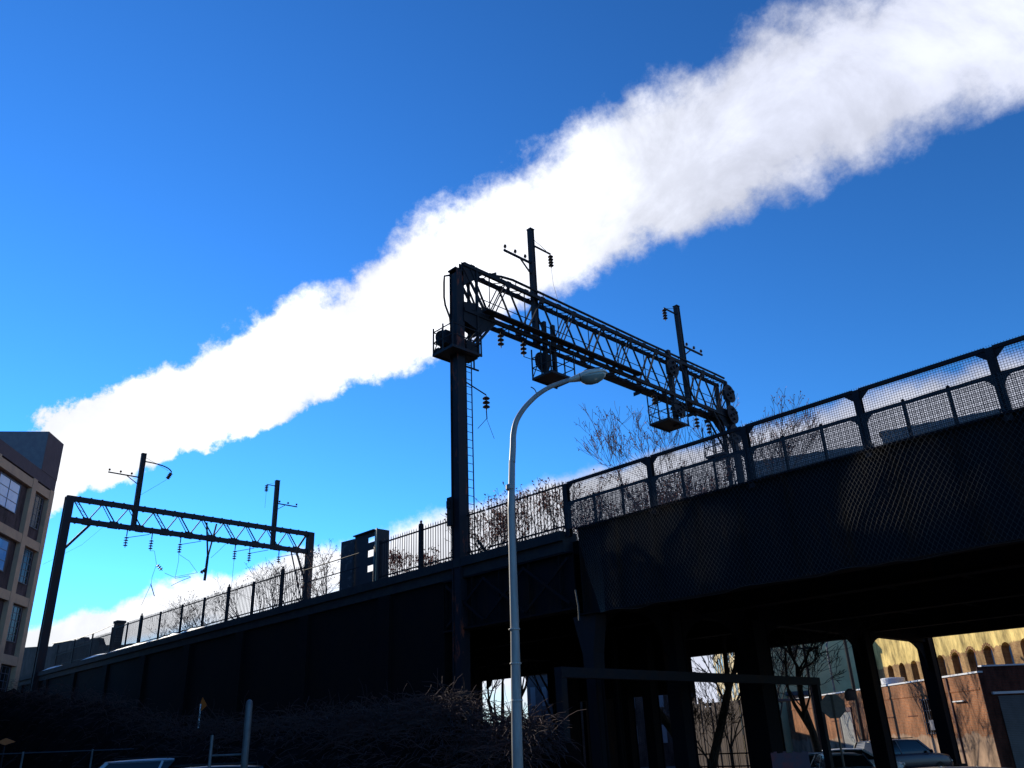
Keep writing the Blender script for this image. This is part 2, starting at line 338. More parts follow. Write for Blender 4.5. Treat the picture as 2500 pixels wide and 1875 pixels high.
# ------------------------------------------------------------------ ground
def gz(x, y):
    t = max(0, min(1, (y - 22) / 14)); return -0.3 * t * t * (3 - 2 * t)
def grid(name, m, x0, x1, y0, y1, nx, ny, dz=0.0, lab=None):
    b = MB(); vsx = [(x0 + (x1 - x0) * i / nx, y0 + (y1 - y0) * j / ny) for j in range(ny + 1) for i in range(nx + 1)]
    b.add([(x, y, gz(x, y) + dz) for x, y in vsx], [(j * (nx + 1) + i, j * (nx + 1) + i + 1, (j + 1) * (nx + 1) + i + 1, (j + 1) * (nx + 1) + i) for j in range(ny) for i in range(nx)])
    return struct(b.build(name, m), lab)
g = MB(); xs = [-1500, -300, -120, 60, 300, 1500]; ys = [-1500, -200, 0] + [22 + 2 * k for k in range(8)] + [60, 120, 400, 1500]
g.add([(x, y, gz(x, y)) for y in ys for x in xs], [(j * 6 + i, j * 6 + i + 1, (j + 1) * 6 + i + 1, (j + 1) * 6 + i) for j in range(len(ys) - 1) for i in range(5)])
struct(g.build('ground', asphalt), 'dark asphalt ground of the lot and street under the viaduct')

# ------------------------------------------------------------------ railway viaduct
YN, YF = 19.9, 39.8
ZB = 8.30                      # coping top
vd = thing('railway_viaduct', 'long black steel and stone railway viaduct crossing the whole picture above the street', 'viaduct', (-17.6, 20, 0))
def vp(name, mb, m=girderm): return mb.build(name, m, vd)
# deck slab
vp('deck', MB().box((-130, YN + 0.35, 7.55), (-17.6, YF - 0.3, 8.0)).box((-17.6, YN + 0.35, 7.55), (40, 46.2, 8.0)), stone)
vp('ballast', MB().box((-130, YN + 1.4, 8.0), (-17.6, YF - 1.2, 8.22)).box((-17.6, YN + 1.4, 8.0), (40, 45.0, 8.22)), gravel)
# coping left of the girder span
vp('coping', MB().box((-130, YN - 0.25, 7.98), (-18.0, YN + 0.55, ZB)).box((-130, YN - 0.12, 7.62), (-18.0, YN + 0.34, 7.975)), copingm)
# near plate girder over the street
def girder(x0, x1, y, z0, z1, step=1.45, face=-1, name='plate_girder'):
    b = MB(); b.box((x0, y - 0.03, z0 + 0.06), (x1, y + 0.03, z1 - 0.05))
    b.box((x0, y - 0.26, z0), (x1, y + 0.26, z0 + 0.055)); b.box((x0, y - 0.24, z1 - 0.05), (x1, y + 0.24, z1))
    x = x0 + 0.1
    while x < x1:
        b.box((x - 0.012, y + face * 0.20, z0 + 0.056), (x + 0.012, y + face * 0.031, z1 - 0.051)); 
        b.box((x - 0.05, y + face * 0.045, z0 + 0.057), (x + 0.05, y + face * 0.031, z1 - 0.052)); x += step
    return vp(name, b)
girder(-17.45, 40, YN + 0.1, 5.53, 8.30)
girder(-17.45, 40, 46.4, 6.15, 8.1, 2.2, 1)
girder(-130, -17.75, YF, 5.9, 8.1, 2.2, 1)
girder(-24.2, -17.8, YN + 0.1, 5.75, 7.6)
for yy in (26.5, 33.0): girder(-44, -17.75, yy, 6.0, 7.5, 3, 1, 'inner_girder'); girder(-17.45, 40, yy, 6.0, 7.5, 3, 1, 'inner_girder')
girder(-17.45, 40, 40.2, 6.1, 7.5, 3, 1, 'inner_girder')
x = -43.5
while x < 12: vp('floor_beam', MB().box((x - 0.12, YN + 0.4, 6.6), (x + 0.12, (39.5 if x < -17.6 else 46.1), 7.54))); x += 2.6
# abutments
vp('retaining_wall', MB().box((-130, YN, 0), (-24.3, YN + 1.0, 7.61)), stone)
x = -28.0
while x > -80: vp('pilaster', MB().box((x - 0.4, YN - 0.14, 0), (x + 0.4, YN - 0.001, 7.6)), stone); x -= 6.2
fa = vp('far_abutment', MB().box((-130, YF - 2.0, -0.4), (-45.1, YF + 0.5, 7.5)), stone)
# steel bents
def column(x, y, s, ztop, flare=True, name='column', z0=-0.35):
    b = MB(); b.ibeam((x, y, z0), (x, y, ztop), s, s, 0.05, (1, 0, 0)); b.box((x - s * 0.5 + 0.03, y - s * 0.5 + 0.06, z0), (x + s * 0.5 - 0.03, y + s * 0.5 - 0.06, ztop - 0.02))
    b.box((x - s * 0.75, y - s * 0.75, z0), (x + s * 0.75, y + s * 0.75, z0 + 0.5))
    return vp(name, b)
column(-17.6, 29.8, 0.98, 6.0); column(-17.6, 39.6, 0.68, 6.3); column(-17.6, 47.2, 0.66, 6.4); column(-17.6, 24.7, 0.55, 6.0)
# capital column at the end of the near girder
b = MB(); b.ibeam((-17.35, 20.1, 0), (-17.35, 20.1, 3.9), 0.36, 0.36, 0.04); b.box((-17.5, 20.0, 0), (-17.2, 20.2, 3.89))
vp('column', b)
cpz = MB()
pr = [(-0.2, 3.9), (-0.22, 4.4), (-0.42, 5.1), (-0.52, 5.52), (0.42, 5.52), (0.36, 5.1), (0.22, 4.4), (0.2, 3.9)]
cpz.prism([(-17.35 + a, 19.86, z) for a, z in pr], (0, 0.5, 0)); vp('column_capital', cpz, steel)
# cap beams with rounded knee brackets, across the street direction
def knee(x, y0, y1, ztop, drop=0.85, t=0.1):
    b = MB(); b.box((x - 0.2, y0, ztop - 0.02), (x + 0.2, y1, ztop + 0.95)); n = 8
    for ya, sg in ((y0, 1), (y1, -1)):
        rr = min(abs(y1 - y0) / 2 - 0.3, 1.9)
        pts = [(x - t / 2, ya, ztop - 0.001), (x - t / 2, ya, ztop - drop * 1.7)]
        for k in range(n + 1):
            a = math.pi / 2 * k / n; pts.append((x - t / 2, ya + sg * (0.25 + rr * (1 - math.cos(a))), ztop - drop * 1.5 * (1 - math.sin(a)) - 0.001))
        b.prism(pts, (t, 0, 0))
    return vp('cap_beam', b)
knee(-17.6, 39.9, 46.9, 6.0); knee(-17.6, 30.3, 39.3, 5.95); knee(-17.6, 25.0, 29.3, 5.9); knee(-17.6, 20.6, 24.4, 5.9)
_a, _b = onY(1345, 1700, 33.4), onY(1692, 1700, 33.4)
vp('sky_blocker', MB().box((_a.x, 33.2, 3.75), (_b.x, 33.6, 6.2)))  # blocker added to shut out bright sky between the columns
for pxx, Y0, s in ((1387, 31, 0.85), (1480, 34, 0.7), (1512, 28, 0.18), (1535, 33, 0.45), (1593, 30.5, 0.48), (1432, 38, 0.25)):
    q = onY(pxx, 1750, Y0); column(q.x, Y0, s, 6.1)
for X0 in (-31.0,):
    knee(X0, 21.5, 27.5, 5.8); knee(X0, 28, 34, 5.8)
# lattice on the second span, faintly seen beneath the fence
n = 3
for k in range(n):
    xa = -24.0 + k * 2.05; lt = MB().bar((xa, YN - 0.12, 5.95), (xa + 2.05, YN - 0.12, 7.4), 0.09, 0.05, (0, 1, 0)); vp('cross_brace', lt); lt = MB().bar((xa, YN - 0.17, 7.4), (xa + 2.05, YN - 0.17, 5.95), 0.09, 0.05, (0, 1, 0)); vp('cross_brace', lt)
# a loose pipe and cable hanging down the wall
vp('drain_pipe', MB().tube([onY(1405, 1440, 19.55), onY(1412, 1480, 19.55), onY(1414, 1515, 19.55)], 0.03, 6), wire)
# the three tracks' worth of snow caught along the coping
sn = MB()
for (a, bq) in (((105, 1637), (150, 1628)), ((200, 1614), (262, 1600)), ((262, 1601), (385, 1566)), ((388, 1567), (440, 1550)), ((440, 1553), (500, 1537))):
    p0, p1 = onY(*a, YN - 0.05), onY(*bq, YN - 0.05); n = 10; rows = []
    for i in range(n + 1):
        f = i / n; x = p0.x + (p1.x - p0.x) * f; h = 0.10 + 0.20 * math.sin(math.pi * f) * (0.6 + 0.6 * noise.noise((x * 1.3, 3, 0)))
        rows.append([(x, YN - 0.22, ZB + 0.004), (x, YN - 0.05, ZB + h * 0.7), (x, YN + 0.2, ZB + h), (x, YN + 0.5, ZB + 0.004)])
    sn.add([q for r_ in rows for q in r_], [(i * 4 + k, i * 4 + k + 1, (i + 1) * 4 + k + 1, (i + 1) * 4 + k) for i in range(n) for k in range(3)])
struct(sn.build('snow', snow), 'thin old snow lying along the stone coping of the viaduct')

# steel frame under the viaduct
fr = thing('height_barrier', 'black square steel goalpost standing under the viaduct beside the columns', 'barrier', (-15.5, 24, 0))
MB().bar((-15.5, 16.5, 3.62), (-15.5, 30.45, 3.62), 0.26, 0.26).build('cross_beam', steel, fr)
for yy in (16.6, 30.3): MB().box((-15.61, yy - 0.11, -0.3), (-15.39, yy + 0.11, 3.485)).build('leg', steel, fr)

# ------------------------------------------------------------------ picket fence on the coping
pf = thing('picket_fence', 'black spiked iron picket fence along the top of the viaduct', 'fence', (-45, YN + 0.15, ZB))
FY = YN + 0.12
posts = [(-17.95, 0), (-25.9, 1), (-28.7, 0), (-34.6, 0), (-36.9, 1), (-39.8, 0), (-42.6, 1), (-45.5, 0), (-48.4, 0), (-51.5, 0), (-54.5, 1), (-56.7, 0), (-59.4, 0), (-63.1, 0), (-66.8, 0), (-70.5, 0)]
gaps = [(-28.9, -34.7)]
ZT = 9.93
for (x, big) in posts[1:]:
    s = 0.075 if big else 0.045
    b = MB(); b.box((x - s, FY - s, ZB + 0.002), (x + s, FY + s, ZT + (0.22 if big else 0.12)))
    if big: b.lathe([(0.10, 0), (0.10, 0.04), (0.03, 0.08), (0.06, 0.13), (0.0, 0.22)], (x, FY, ZT + 0.221), n=8)
    b.build('post', steel, pf)
spans = [(-17.95, -22.0), (-22.0, -25.9), (-25.9, -28.7)] + [(posts[i][0], posts[i + 1][0]) for i in range(3, len(posts) - 1)]
for (xa, xb) in spans:
    lean = 0.0
    top = ZT if xb > -62 else ZT - 0.25 - (abs(xb) - 62) * 0.045
    b = MB(); b.bar((xa - 0.05, FY, top), (xb + 0.05, FY, top), 0.05, 0.05); b.bar((xa - 0.05, FY, ZB + 0.22), (xb + 0.05, FY, ZB + 0.22), 0.05, 0.05)
    n = int(abs(xb - xa) / 0.155)
    for k in range(1, n):
        x = xa + (xb - xa) * k / n; j = random.uniform(-.012, .012)
        tz = top + 0.16 + random.uniform(-0.015, 0.015)
        b.add([(x - .011, FY - .011, ZB + .12), (x + .011, FY - .011, ZB + .12), (x + .011, FY + .011, ZB + .12), (x - .011, FY + .011, ZB + .12),
               (x + j - .011, FY - .011, tz - .05), (x + j + .011, FY - .011, tz - .05), (x + j + .011, FY + .011, tz - .05), (x + j - .011, FY + .011, tz - .05), (x + j, FY, tz + 0.03)],
              [(0, 1, 5, 4), (1, 2, 6, 5), (2, 3, 7, 6), (3, 0, 4, 7), (4, 5, 8), (5, 6, 8), (6, 7, 8), (7, 4, 8)])
    b.build('picket_panel', steel, pf)
# handrail in the gap of the picket fence
hr = thing('pipe_handrail', 'two-rail pipe handrail in the gap of the picket fence, left of the cabinet', 'handrail', (-33, YN - 0.1, ZB))
for zz_ in (9.12, 9.72): MB().tube([(-29.95, YN - 0.1, zz_), (-34.6, YN - 0.1, zz_)], 0.024, 6).build('rail', steel2, hr)
for x in (-30.4, -32.5, -34.4): MB().tube([(x, YN - 0.1, ZB - 0.1), (x, YN - 0.1, 9.73)], 0.022, 6).build('post', steel2, hr)

# ------------------------------------------------------------------ trackside cabinet
cb_ = thing('trackside_cabinet', 'tall dark steel cabinet with open door and three slots through it, on the viaduct edge', 'cabinet', (-31, 20.6, ZB))
YC = 20.45
def cx(px_): return onY(px_, 1340, YC).x
def cz(px_, py_): return onY(px_, py_, YC).z
xa, xd = cx(866), cx(932)
zt = onY(868, 1311, YC).z
zl = cx(897); zr = cx(914)
body = MB()
body.box((xa, YC, ZB - 0.3), (zl, YC + 0.05, zt)); 
sz = [onY(905, y_, YC).z for y_ in (1395, 1379, 1359, 1342, 1324, 1311)]
zs = [(ZB - 0.3, sz[0]), (sz[1], sz[2]), (sz[3], sz[4]), (sz[5], zt)]
for a, c in zs: body.box((zl, YC, a), (zr, YC + 0.05, c)); pass
body.box((xa - 0.03, YC - 0.1, zt), (zr + 0.02, YC + 0.3, zt + 0.05))
body.build('body', cabm, cb_)
b = MB(); e_ = Vector((0.30, -0.12, 0)); b.obox((zr, YC, ZB - 0.3), e_, (0.04, 0.03, 0), (0, 0, zt + 0.04 - ZB + 0.3)); o = b.build('strip_panel', pale, cb_); o['label'] = 'pale peeling strip at the cabinet\'s right side, sprayed with teal below'
MB().obox((zr + 0.015, YC - 0.035, ZB), e_ * 0.9, (-0.012, -0.009, 0), (0, 0, 1.75)).build('shade_panel', cabm, cb_)  # dark sheet stands in for shade on the strip's lower half
ov = MB(); pts = []
for k in range(20):
    a = 2 * math.pi * k / 20; pts.append(Vector((zr - 0.005, YC - 0.045, 9.4)) + e_ * (0.5 + 0.33 * math.cos(a)) + Vector((0, 0, 0.33 * math.sin(a))))
for k in range(20):
    ov.bar(pts[k], pts[(k + 1) % 20], 0.008, 0.03, (0, 0, 1))
ov.build('graffiti', teal, cb_)
MB().obox((zr + 0.30, YC - 0.10, ZB - 0.3), (0.0, 0.62, 0), (0.06, 0, 0), (0, 0, zt - ZB + 0.3)).build('side_panel', cabm, cb_)
o = MB().obox((xa + 0.07, YC - 0.035, ZB - 0.25), (-0.9, -0.12, 0), (0.006, -0.04, 0), (0, 0, zt - 0.15 - ZB + 0.3)).build('door', cabdoor, cb_); o['label'] = 'open door swung out to the left, grey with faded graffiti'

# ------------------------------------------------------------------ mesh fence on the girder
mf = thing('mesh_fence', 'high steel-framed wire mesh fence on top of the street girder', 'fence', (-10, YN, ZB))
MX = [-17.85, -14.62, -11.0, -7.9, -4.85, -1.8, 1.3, 4.4]
MX[0] = onY(1386, 1250, YN).x; MX[1] = onY(1593, 1190, YN).x; MX[2] = onY(1829, 1122, YN).x; MX[3] = onY(2110, 1048, YN).x; MX[4] = onY(2445, 953, YN).x
MX = MX[:5] + [MX[4] + 2.6 * k for k in range(1, 4)]
ZM, ZTT = 9.22, 9.93
TOP = 9.88
for i, x in enumerate(MX):
    b = MB(); b.ibeam((x, YN, ZB - 0.2), (x, YN, TOP), 0.17, 0.15, 0.02, (1, 0, 0)); b.box((x - 0.045, YN - 0.06, ZB), (x + 0.045, YN - 0.035, TOP - 0.1))
    for s in (-1, 1):
        if i == 0 and s < 0: continue
        b.prism([(x + s * 0.06, YN - 0.03, TOP + 0.03), (x + s * 0.42, YN - 0.03, TOP + 0.03), (x + s * 0.34, YN - 0.03, TOP - 0.05), (x + s * 0.085, YN - 0.03, TOP - 0.28)], (0, 0.02, 0))
        b.prism([(x + s * 0.06, YN - 0.03, ZM - 0.03), (x + s * 0.36, YN - 0.03, ZM - 0.03), (x + s * 0.2, YN - 0.03, ZM - 0.11), (x + s * 0.09, YN - 0.03, ZM - 0.3)], (0, 0.02, 0))
    if 0 < i:
        for z in (9.62, 9.7, 9.55): 
            for s in (-1, 1): b.lathe([(0.012, 0), (0.012, 0.02)], (x + s * 0.06, YN - 0.08, z), (0, -1, 0), 6)
    b.build('post', steel, mf)
for i in range(len(MX) - 1):
    xa, xb = MX[i], MX[i + 1]
    MB().box((xa + 0.08, YN - 0.05, TOP - 0.045), (xb - 0.08, YN + 0.05, TOP + 0.045)).build('top_rail', steel, mf)
    b = MB(); n = 8                                    # battered middle rail, slightly bent
    pts = [(xa + 0.08 + (xb - xa - 0.16) * k / n, YN, ZM + 0.02 * noise.noise((xa + k * 0.7, 1, 2)) + 0.0) for k in range(n + 1)]
    for k in range(n): b.bar(pts[k], pts[k + 1], 0.08, 0.075)
    b.build('middle_rail', steel, mf)
    for k in (1, 2):
        b = MB(); x = xa + (xb - xa) * k / 3; b.box((x - 0.03, YN - 0.03, ZB), (x + 0.03, YN + 0.03, ZM - 0.03)); b.lathe([(0.03, 0), (0.05, 0.03), (0.0, 0.08)], (x, YN, ZM + 0.04), n=6)
        b.build('baluster', steel, mf)
    b = MB(); r = 0.0036; n = int((xb - xa) / 0.062); ym = YN + 0.07
    z1 = TOP + 0.12
    for k in range(n + 1):
        x = xa + (xb - xa) * k / n; b.box((x - r, ym - r, ZB + 0.02), (x + r, ym + r, z1))
    z = ZB + 0.03
    while z <= z1: b.box((xa, ym - r, z - r), (xb, ym + r, z + r)); z += 0.062
    b.build('mesh_panel', wiredark, mf)
    b = MB(); r = 0.006; n = int((xb - xa) / 0.045); ym = YN - 0.09     # closer-woven screen below the middle rail
    for k in range(n + 1): x = xa + (xb - xa) * k / n; b.box((x - r, ym - r, ZB + 0.02), (x + r, ym + r, ZM))
    z = ZB + 0.03
    while z <= ZM: b.box((xa, ym - r, z - r), (xb, ym + r, z + r)); z += 0.045
    b.build('lower_screen', wiredark, mf)

# ------------------------------------------------------------------ loose netting over the girder
def netpt(u, v):    # u along x, v from 0 (top) to 1 (bottom)
    x = -17.45 + u
    if u < 1.2: x += (1.2 - u) * 0.85 * v ** 1.2
    y = 19.62 - 0.10 * v - 0.25 * math.sin(math.pi * v) * (0.5 + 0.5 * math.sin(x * 0.9 + 1)) - 0.08 * noise.noise((x * 0.8, v * 3, 4))
    fold = math.exp(-((x + 6.3 + v * 2.2) / 0.8) ** 2); y -= 0.30 * fold * math.sin(math.pi * min(1, v * 1.2))
    z = 9.2 - v * 3.75 + 0.07 * noise.noise((x * 0.5, v * 2, 9)) - 0.12 * math.sin(x * 1.9) ** 2 * (1 - v)
    z += 0.12 * v * noise.noise((x * 1.1, 5, 1))
    return Vector((x, y, z))
nb = MB(); du, dv = 0.06, 0.085 / 3.75; nu, nv = int(17.5 / du), int(1 / dv)
def ribbon(p, q, r=0.0024):
    d = (q - p).normalized(); s = d.cross(Vector((0, 1, 0))).normalized() * r; yv = Vector((0, r, 0))
    nb.add([p + s, p - yv, p - s, q + s, q - yv, q - s], [(0, 1, 4, 3), (1, 2, 5, 4), (2, 0, 3, 5)])
def jj(i, j): return Vector((noise.noise((i * 3.1, j * 1.7, 0)), 0, noise.noise((i * 1.3, j * 2.9, 5)))) * 0.011
for j in range(nv):
    for i in range(nu):
        if (i + j) % 2: continue
        p = netpt(i * du, j * dv) + jj(i, j)
        for s in (-1, 1):
            if 0 <= i + s <= nu:
                q = netpt((i + s) * du, (j + 1) * dv) + jj(i + s, j + 1); ribbon(p, q)
edge = [netpt(i * du * 2, nv * dv) for i in range(nu // 2)]
nb.tube(edge, 0.005, 3)
tag(nb.build('wire_netting', wire), 'sagging diamond wire netting hung loosely over the black street girder', 'netting')

# ------------------------------------------------------------------ gantries: shared pieces
def insulator(b, p, n=4, r=0.14, pitch=0.17, axis=(0, 0, -1)):
    ax = Vector(axis).normalized(); prof = [(0.02, 0), (0.02, 0.08)]
    for k in range(n):
        h = 0.08 + k * pitch; prof += [(0.035, h), (r * 0.55, h + 0.015), (r, h + 0.075), (r * 0.95, h + 0.095), (0.045, h + 0.11)]
    prof += [(0.03, 0.08 + n * pitch), (0.02, 0.14 + n * pitch)]
    b.lathe(prof, p, ax, 12); return Vector(p) + ax * (0.14 + n * pitch)
def pin_ins(b, p, r=0.08):
    b.lathe([(0.015, 0), (0.015, 0.1), (r * 0.6, 0.11), (r, 0.15), (r * 0.7, 0.2), (r * 0.9, 0.24), (0.02, 0.29)], p, n=10)
def wirept(pts, r=0.012, sag=0.0, n=8):
    out = []
    for a, c in zip(pts[:-1], pts[1:]):
        a, c = Vector(a), Vector(c)
        for k in range(n): f = k / n; q = a.lerp(c, f); q.z -= sag * math.sin(math.pi * f); out.append(q)
    out.append(Vector(pts[-1])); return MB().tube(out, r, 4)
def disc_signal(root, c, r=0.47, face=1, lens_=True, name='signal_head'):
    c = Vector(c); h = MB().lathe([(r, 0), (r, 0.03), (r - 0.04, 0.035)], c, (face, 0, 0), 28).build(name, steel2, root)
    hd = MB()
    for (dy, dz) in ((0, 0), (0.0, 0.3), (0.0, -0.3), (0.26, 0.15), (-0.26, -0.15)):
        hd.lathe([(0.075, 0.036), (0.075, 0.16), (0.06, 0.16)], c + Vector((0, dy, dz)), (face, 0, 0), 10)
    hd.build('lens_hood', steel, h)
    MB().box(c - Vector((face * 0.35, 0.18, 0.3)), c - Vector((face * 0.002, -0.18, -0.3))).build('relay_case', steel, h)
    return h
def basket(root, x0, x1, y0, y1, zf, ztop, posts=True):
    p = MB().box((x0, y0, zf), (x1, y1, zf + 0.05)).box((x0, y0, zf - 0.06), (x0 + 0.06, y1, zf - 0.001)).box((x1 - 0.06, y0, zf - 0.06), (x1, y1, zf - 0.001)).box((x0 + 0.061, y0, zf - 0.06), (x1 - 0.061, y0 + 0.05, zf - 0.002)).build('signal_platform', steel2, root)
    b = MB()
    xs_ = [x0 + 0.03, (x0 + x1) / 2, x1 - 0.03]
    for yy in (y0 + 0.03, y1 - 0.03):
        for x in xs_: b.bar((x, yy, zf + 0.05), (x, yy, ztop), 0.05)
        for z in (zf + 0.55, zf + 1.05): b.bar((xs_[0], yy, z), (xs_[2], yy, z), 0.035)
    for x in (xs_[0], xs_[2]):
        for z in (zf + 0.55, zf + 1.05): b.bar((x, y0 + 0.03, z), (x, y1 - 0.03, z), 0.035)
    b.bar((xs_[0], y0 + 0.03, zf + 0.05), (xs_[1], y0 + 0.03, zf + 1.05), 0.03)
    b.build('railing', steel, p); return p

# ------------------------------------------------------------------ big signal gantry
GX = -23.3
mg = thing('signal_gantry', 'tall rusty lattice signal gantry with railed platforms, straddling the tracks right of centre', 'gantry', (GX, 19.9, 0))
def gp(name, mb, m=steel, sm=False): return mb.build(name, m, mg, sm)
ZTc, ZBc = 21.08, 18.85
XA, XB = GX + 0.27, GX - 0.27
b = MB(); b.ibeam((GX, 19.85, 3.5), (GX, 19.85, 20.7), 0.42, 0.44, 0.035, (0, 1, 0)); b.box((GX - 0.15, 19.85 - 0.17, 3.5), (GX + 0.15, 19.85 + 0.17, 20.6))
b.ibeam((GX, 20.15, 20.5), (GX, 20.15, 21.15), 0.42, 0.44, 0.035, (0, 1, 0))
gp('near_post', b, rustpost)
b = MB(); 
for dx in (-0.3, 0.3): b.bar((GX + dx, 40.35, 8.0), (GX + dx, 40.35, ZTc), 0.17, 0.2)
for k in range(15):
    z = 9 + k * 0.8; b.bar((GX - 0.28, 40.35, z), (GX + 0.28, 40.35, z + 0.7), 0.07, 0.03, (0, 1, 0))
b.bar((GX, 40.95, 8.0), (GX, 40.95, 19.5), 0.3, 0.3)
gp('far_post', b, steel2)
b = MB()                        # forked head and lifting loops of the near post
b.box((GX - 0.24, 19.55, 20.7), (GX + 0.24, 20.5, 20.76)); b.box((GX - 0.03, 20.0, 20.76), (GX + 0.03, 20.9, 21.2))
for y in (20.3, 20.95):
    b.tube([(GX + 0.1, y + 0.13 * math.cos(a), 21.2 + 0.14 * math.sin(a)) for a in [math.pi * k / 6 for k in range(7)]], 0.02, 5)
b.prism([(GX + 0.2, 21.5, 21.15), (GX + 0.2, 22.0, 21.15), (GX + 0.2, 22.0, 21.45)], (0.05, 0, 0)); b.bar((GX + 0.22, 22.35, 21.1), (GX + 0.22, 22.35, 21.35), 0.04)
gp('post_cap', b)
for nm, x, z in (('top_chord', XA, ZTc), ('top_chord', XB, ZTc), ('bottom_chord', XA, ZBc), ('bottom_chord', XB, ZBc)):
    b = MB(); b.box((x - 0.07, 20.0, z - 0.11), (x + 0.07, 40.5, z + 0.065))
    y = 20.5
    while y < 40.3: b.box((x - 0.09, y - 0.12, z + 0.066), (x + 0.09, y + 0.12, z + 0.085)); y += 1.1
    gp(nm, b)
for z, zo, nm in ((ZTc, 0.02, 'top_lacing'), (ZBc, -0.05, 'bottom_lacing')):
    b = MB(); y = 20.4; k = 0
    while y < 40.2:
        y2 = y + 0.55
        if k % 2: b.bar((XB, y, z + zo), (XA, y2, z + zo), 0.05, 0.02)
        else: b.bar((XA, y, z + zo), (XB, y2, z + zo), 0.05, 0.02)
        if k % 2 == 0: b.bar((XB, y, z + zo - 0.02), (XA, y, z + zo - 0.02), 0.05, 0.02)
        y = y2; k += 1
    gp(nm, b)
NP = 9; y0, y1 = 20.4, 40.2; pw = (y1 - y0) / NP
for xi, x in enumerate((XA, XB)):
    for k in range(NP):
        ya = y0 + k * pw; ym = ya + pw / 2; yb = ya + pw
        b = MB(); b.bar((x, ya, ZTc - 0.08), (x, ym, ZBc + 0.06), 0.06, 0.075, (1, 0, 0)); 
        b.bar((x, ym, ZBc + 0.06), (x, yb, ZTc - 0.08), 0.05, 0.10, (1, 0, 0)) if k % 2 else (b.bar((x, ym - 0.07, ZBc + 0.06), (x, yb - 0.1, ZTc - 0.08), 0.04, 0.05, (1, 0, 0)), b.bar((x, ym + 0.13, ZBc + 0.06), (x, yb + 0.1, ZTc - 0.08), 0.04, 0.05, (1, 0, 0)))
        if xi == 0: b.bar((x, ym, ZBc + 0.06), (x, ym, ZTc - 0.08), 0.03, 0.035, (1, 0, 0))
        b.prism([(x + 0.056, ym - 0.28, ZBc - 0.09), (x + 0.056, ym + 0.28, ZBc - 0.09), (x + 0.056, ym + 0.16, ZBc + 0.24), (x + 0.056, ym - 0.16, ZBc + 0.24)], (0.012, 0, 0))
        b.prism([(x + 0.056, yb - 0.22, ZTc + 0.06), (x + 0.056, yb + 0.22, ZTc + 0.06), (x + 0.056, yb + 0.14, ZTc - 0.26), (x + 0.056, yb - 0.14, ZTc - 0.26)], (0.012, 0, 0))
        gp('diagonal', b)
# end frames with big gusset plates
for x in (XA, XB):
    b = MB(); b.bar((x, 20.75, 16.9), (x, 20.75, ZTc), 0.09, 0.12)
    b.prism([(x - 0.01, 20.0, 18.3), (x - 0.01, 21.0, 18.0), (x - 0.01, 21.9, 18.75), (x - 0.01, 21.3, 19.05), (x - 0.01, 20.7, 19.35), (x - 0.01, 20.0, 19.2)], (0.02, 0, 0))
    b.prism([(x - 0.01, 20.0, ZTc), (x - 0.01, 21.3, ZTc), (x - 0.01, 20.0, 20.0)], (0.02, 0, 0))
    b.bar((x, 21.7, 18.7), (x, 20.35, 17.0), 0.08, 0.1); b.bar((x, 21.3, 18.8), (x, 20.1, 17.2), 0.05, 0.06)
    b.bar((x, 20.0, 20.9), (x, 21.3, 19.0), 0.07, 0.12)
    gp('knee_brace', b); b = MB()
    b.prism([(x - 0.01, 39.0, 18.75), (x - 0.01, 40.3, 17.6), (x - 0.01, 40.3, 19.3), (x - 0.01, 39.2, 19.2)], (0.02, 0, 0))
    b.bar((x, 38.6, 18.8), (x, 40.3, 16.8), 0.08, 0.1)
    gp('knee_brace', b)
b = MB(); b.prism([(GX - 0.3, 20.1, 16.7), (GX + 0.3, 20.1, 16.7), (GX + 0.3, 20.1, 17.4), (GX - 0.3, 20.1, 17.4)], (0, 0.6, 0))
gp('cross_plate', b)
# walkway boards hung beside the lower chords
b = MB()
b.box((GX + 0.42, 20.9, ZBc + 0.07), (GX + 0.80, 31.6, ZBc + 0.13)); gp('walkway', b, steel2)
b = MB(); b.box((GX - 0.80, 28.8, ZBc - 0.02), (GX - 0.42, 40.6, ZBc + 0.05)); gp('walkway', b, steel2)
y = 21.4
while y < 40:
    b = MB()
    if y < 31.6: b.box((GX + 0.331, y - 0.04, ZBc - 0.02), (GX + 0.85, y + 0.04, ZBc + 0.065))
    if y > 28.8 and not b.v: b.box((GX - 0.94, y - 0.04, ZBc - 0.10), (GX - 0.36, y + 0.04, ZBc - 0.025)); b.prism([(GX - 0.9, y - 0.1, ZBc - 0.1), (GX - 0.9, y + 0.1, ZBc - 0.1), (GX - 0.9, y - 0.1, ZBc - 0.28)], (0.4, 0, 0))
    y += 1.65; gp('walkway_bracket', b)
b = MB(); 
for z in (0.55, 1.0): b.bar((GX + 0.05, 20.9, ZBc + z), (GX + 0.05, 40.0, ZBc + z), 0.03, 0.03)
gp('walkway_handrail', b)
# cable conduits
pts = [(GX + 0.25, 20.9, 20.95), (GX + 0.25, 21.6, 21.12), (GX + 0.25, 22.3, 21.32), (GX + 0.25, 23.0, 21.42), (GX + 0.25, 26, 21.40), (GX + 0.25, 33, 21.34), (GX + 0.25, 39.5, 21.36), (GX + 0.25, 40.4, 21.34)]
gp('cable_conduit', MB().tube(pts, 0.06, 8))
for k in range(10): y = 23.2 + k * 1.8; gp('conduit_bracket', MB().bar((GX + 0.25, y, 21.1), (GX + 0.25, y, 21.38), 0.03))
q = [onY(1098, 672, 19.3), onY(1085, 674, 19.3), onY(1084, 690, 19.3), onY(1084, 725, 19.3), onY(1087, 745, 19.4), onY(1098, 775, 19.55), onY(1101, 800, 19.6)]
gp('cable_conduit', MB().tube(q, 0.045, 8))
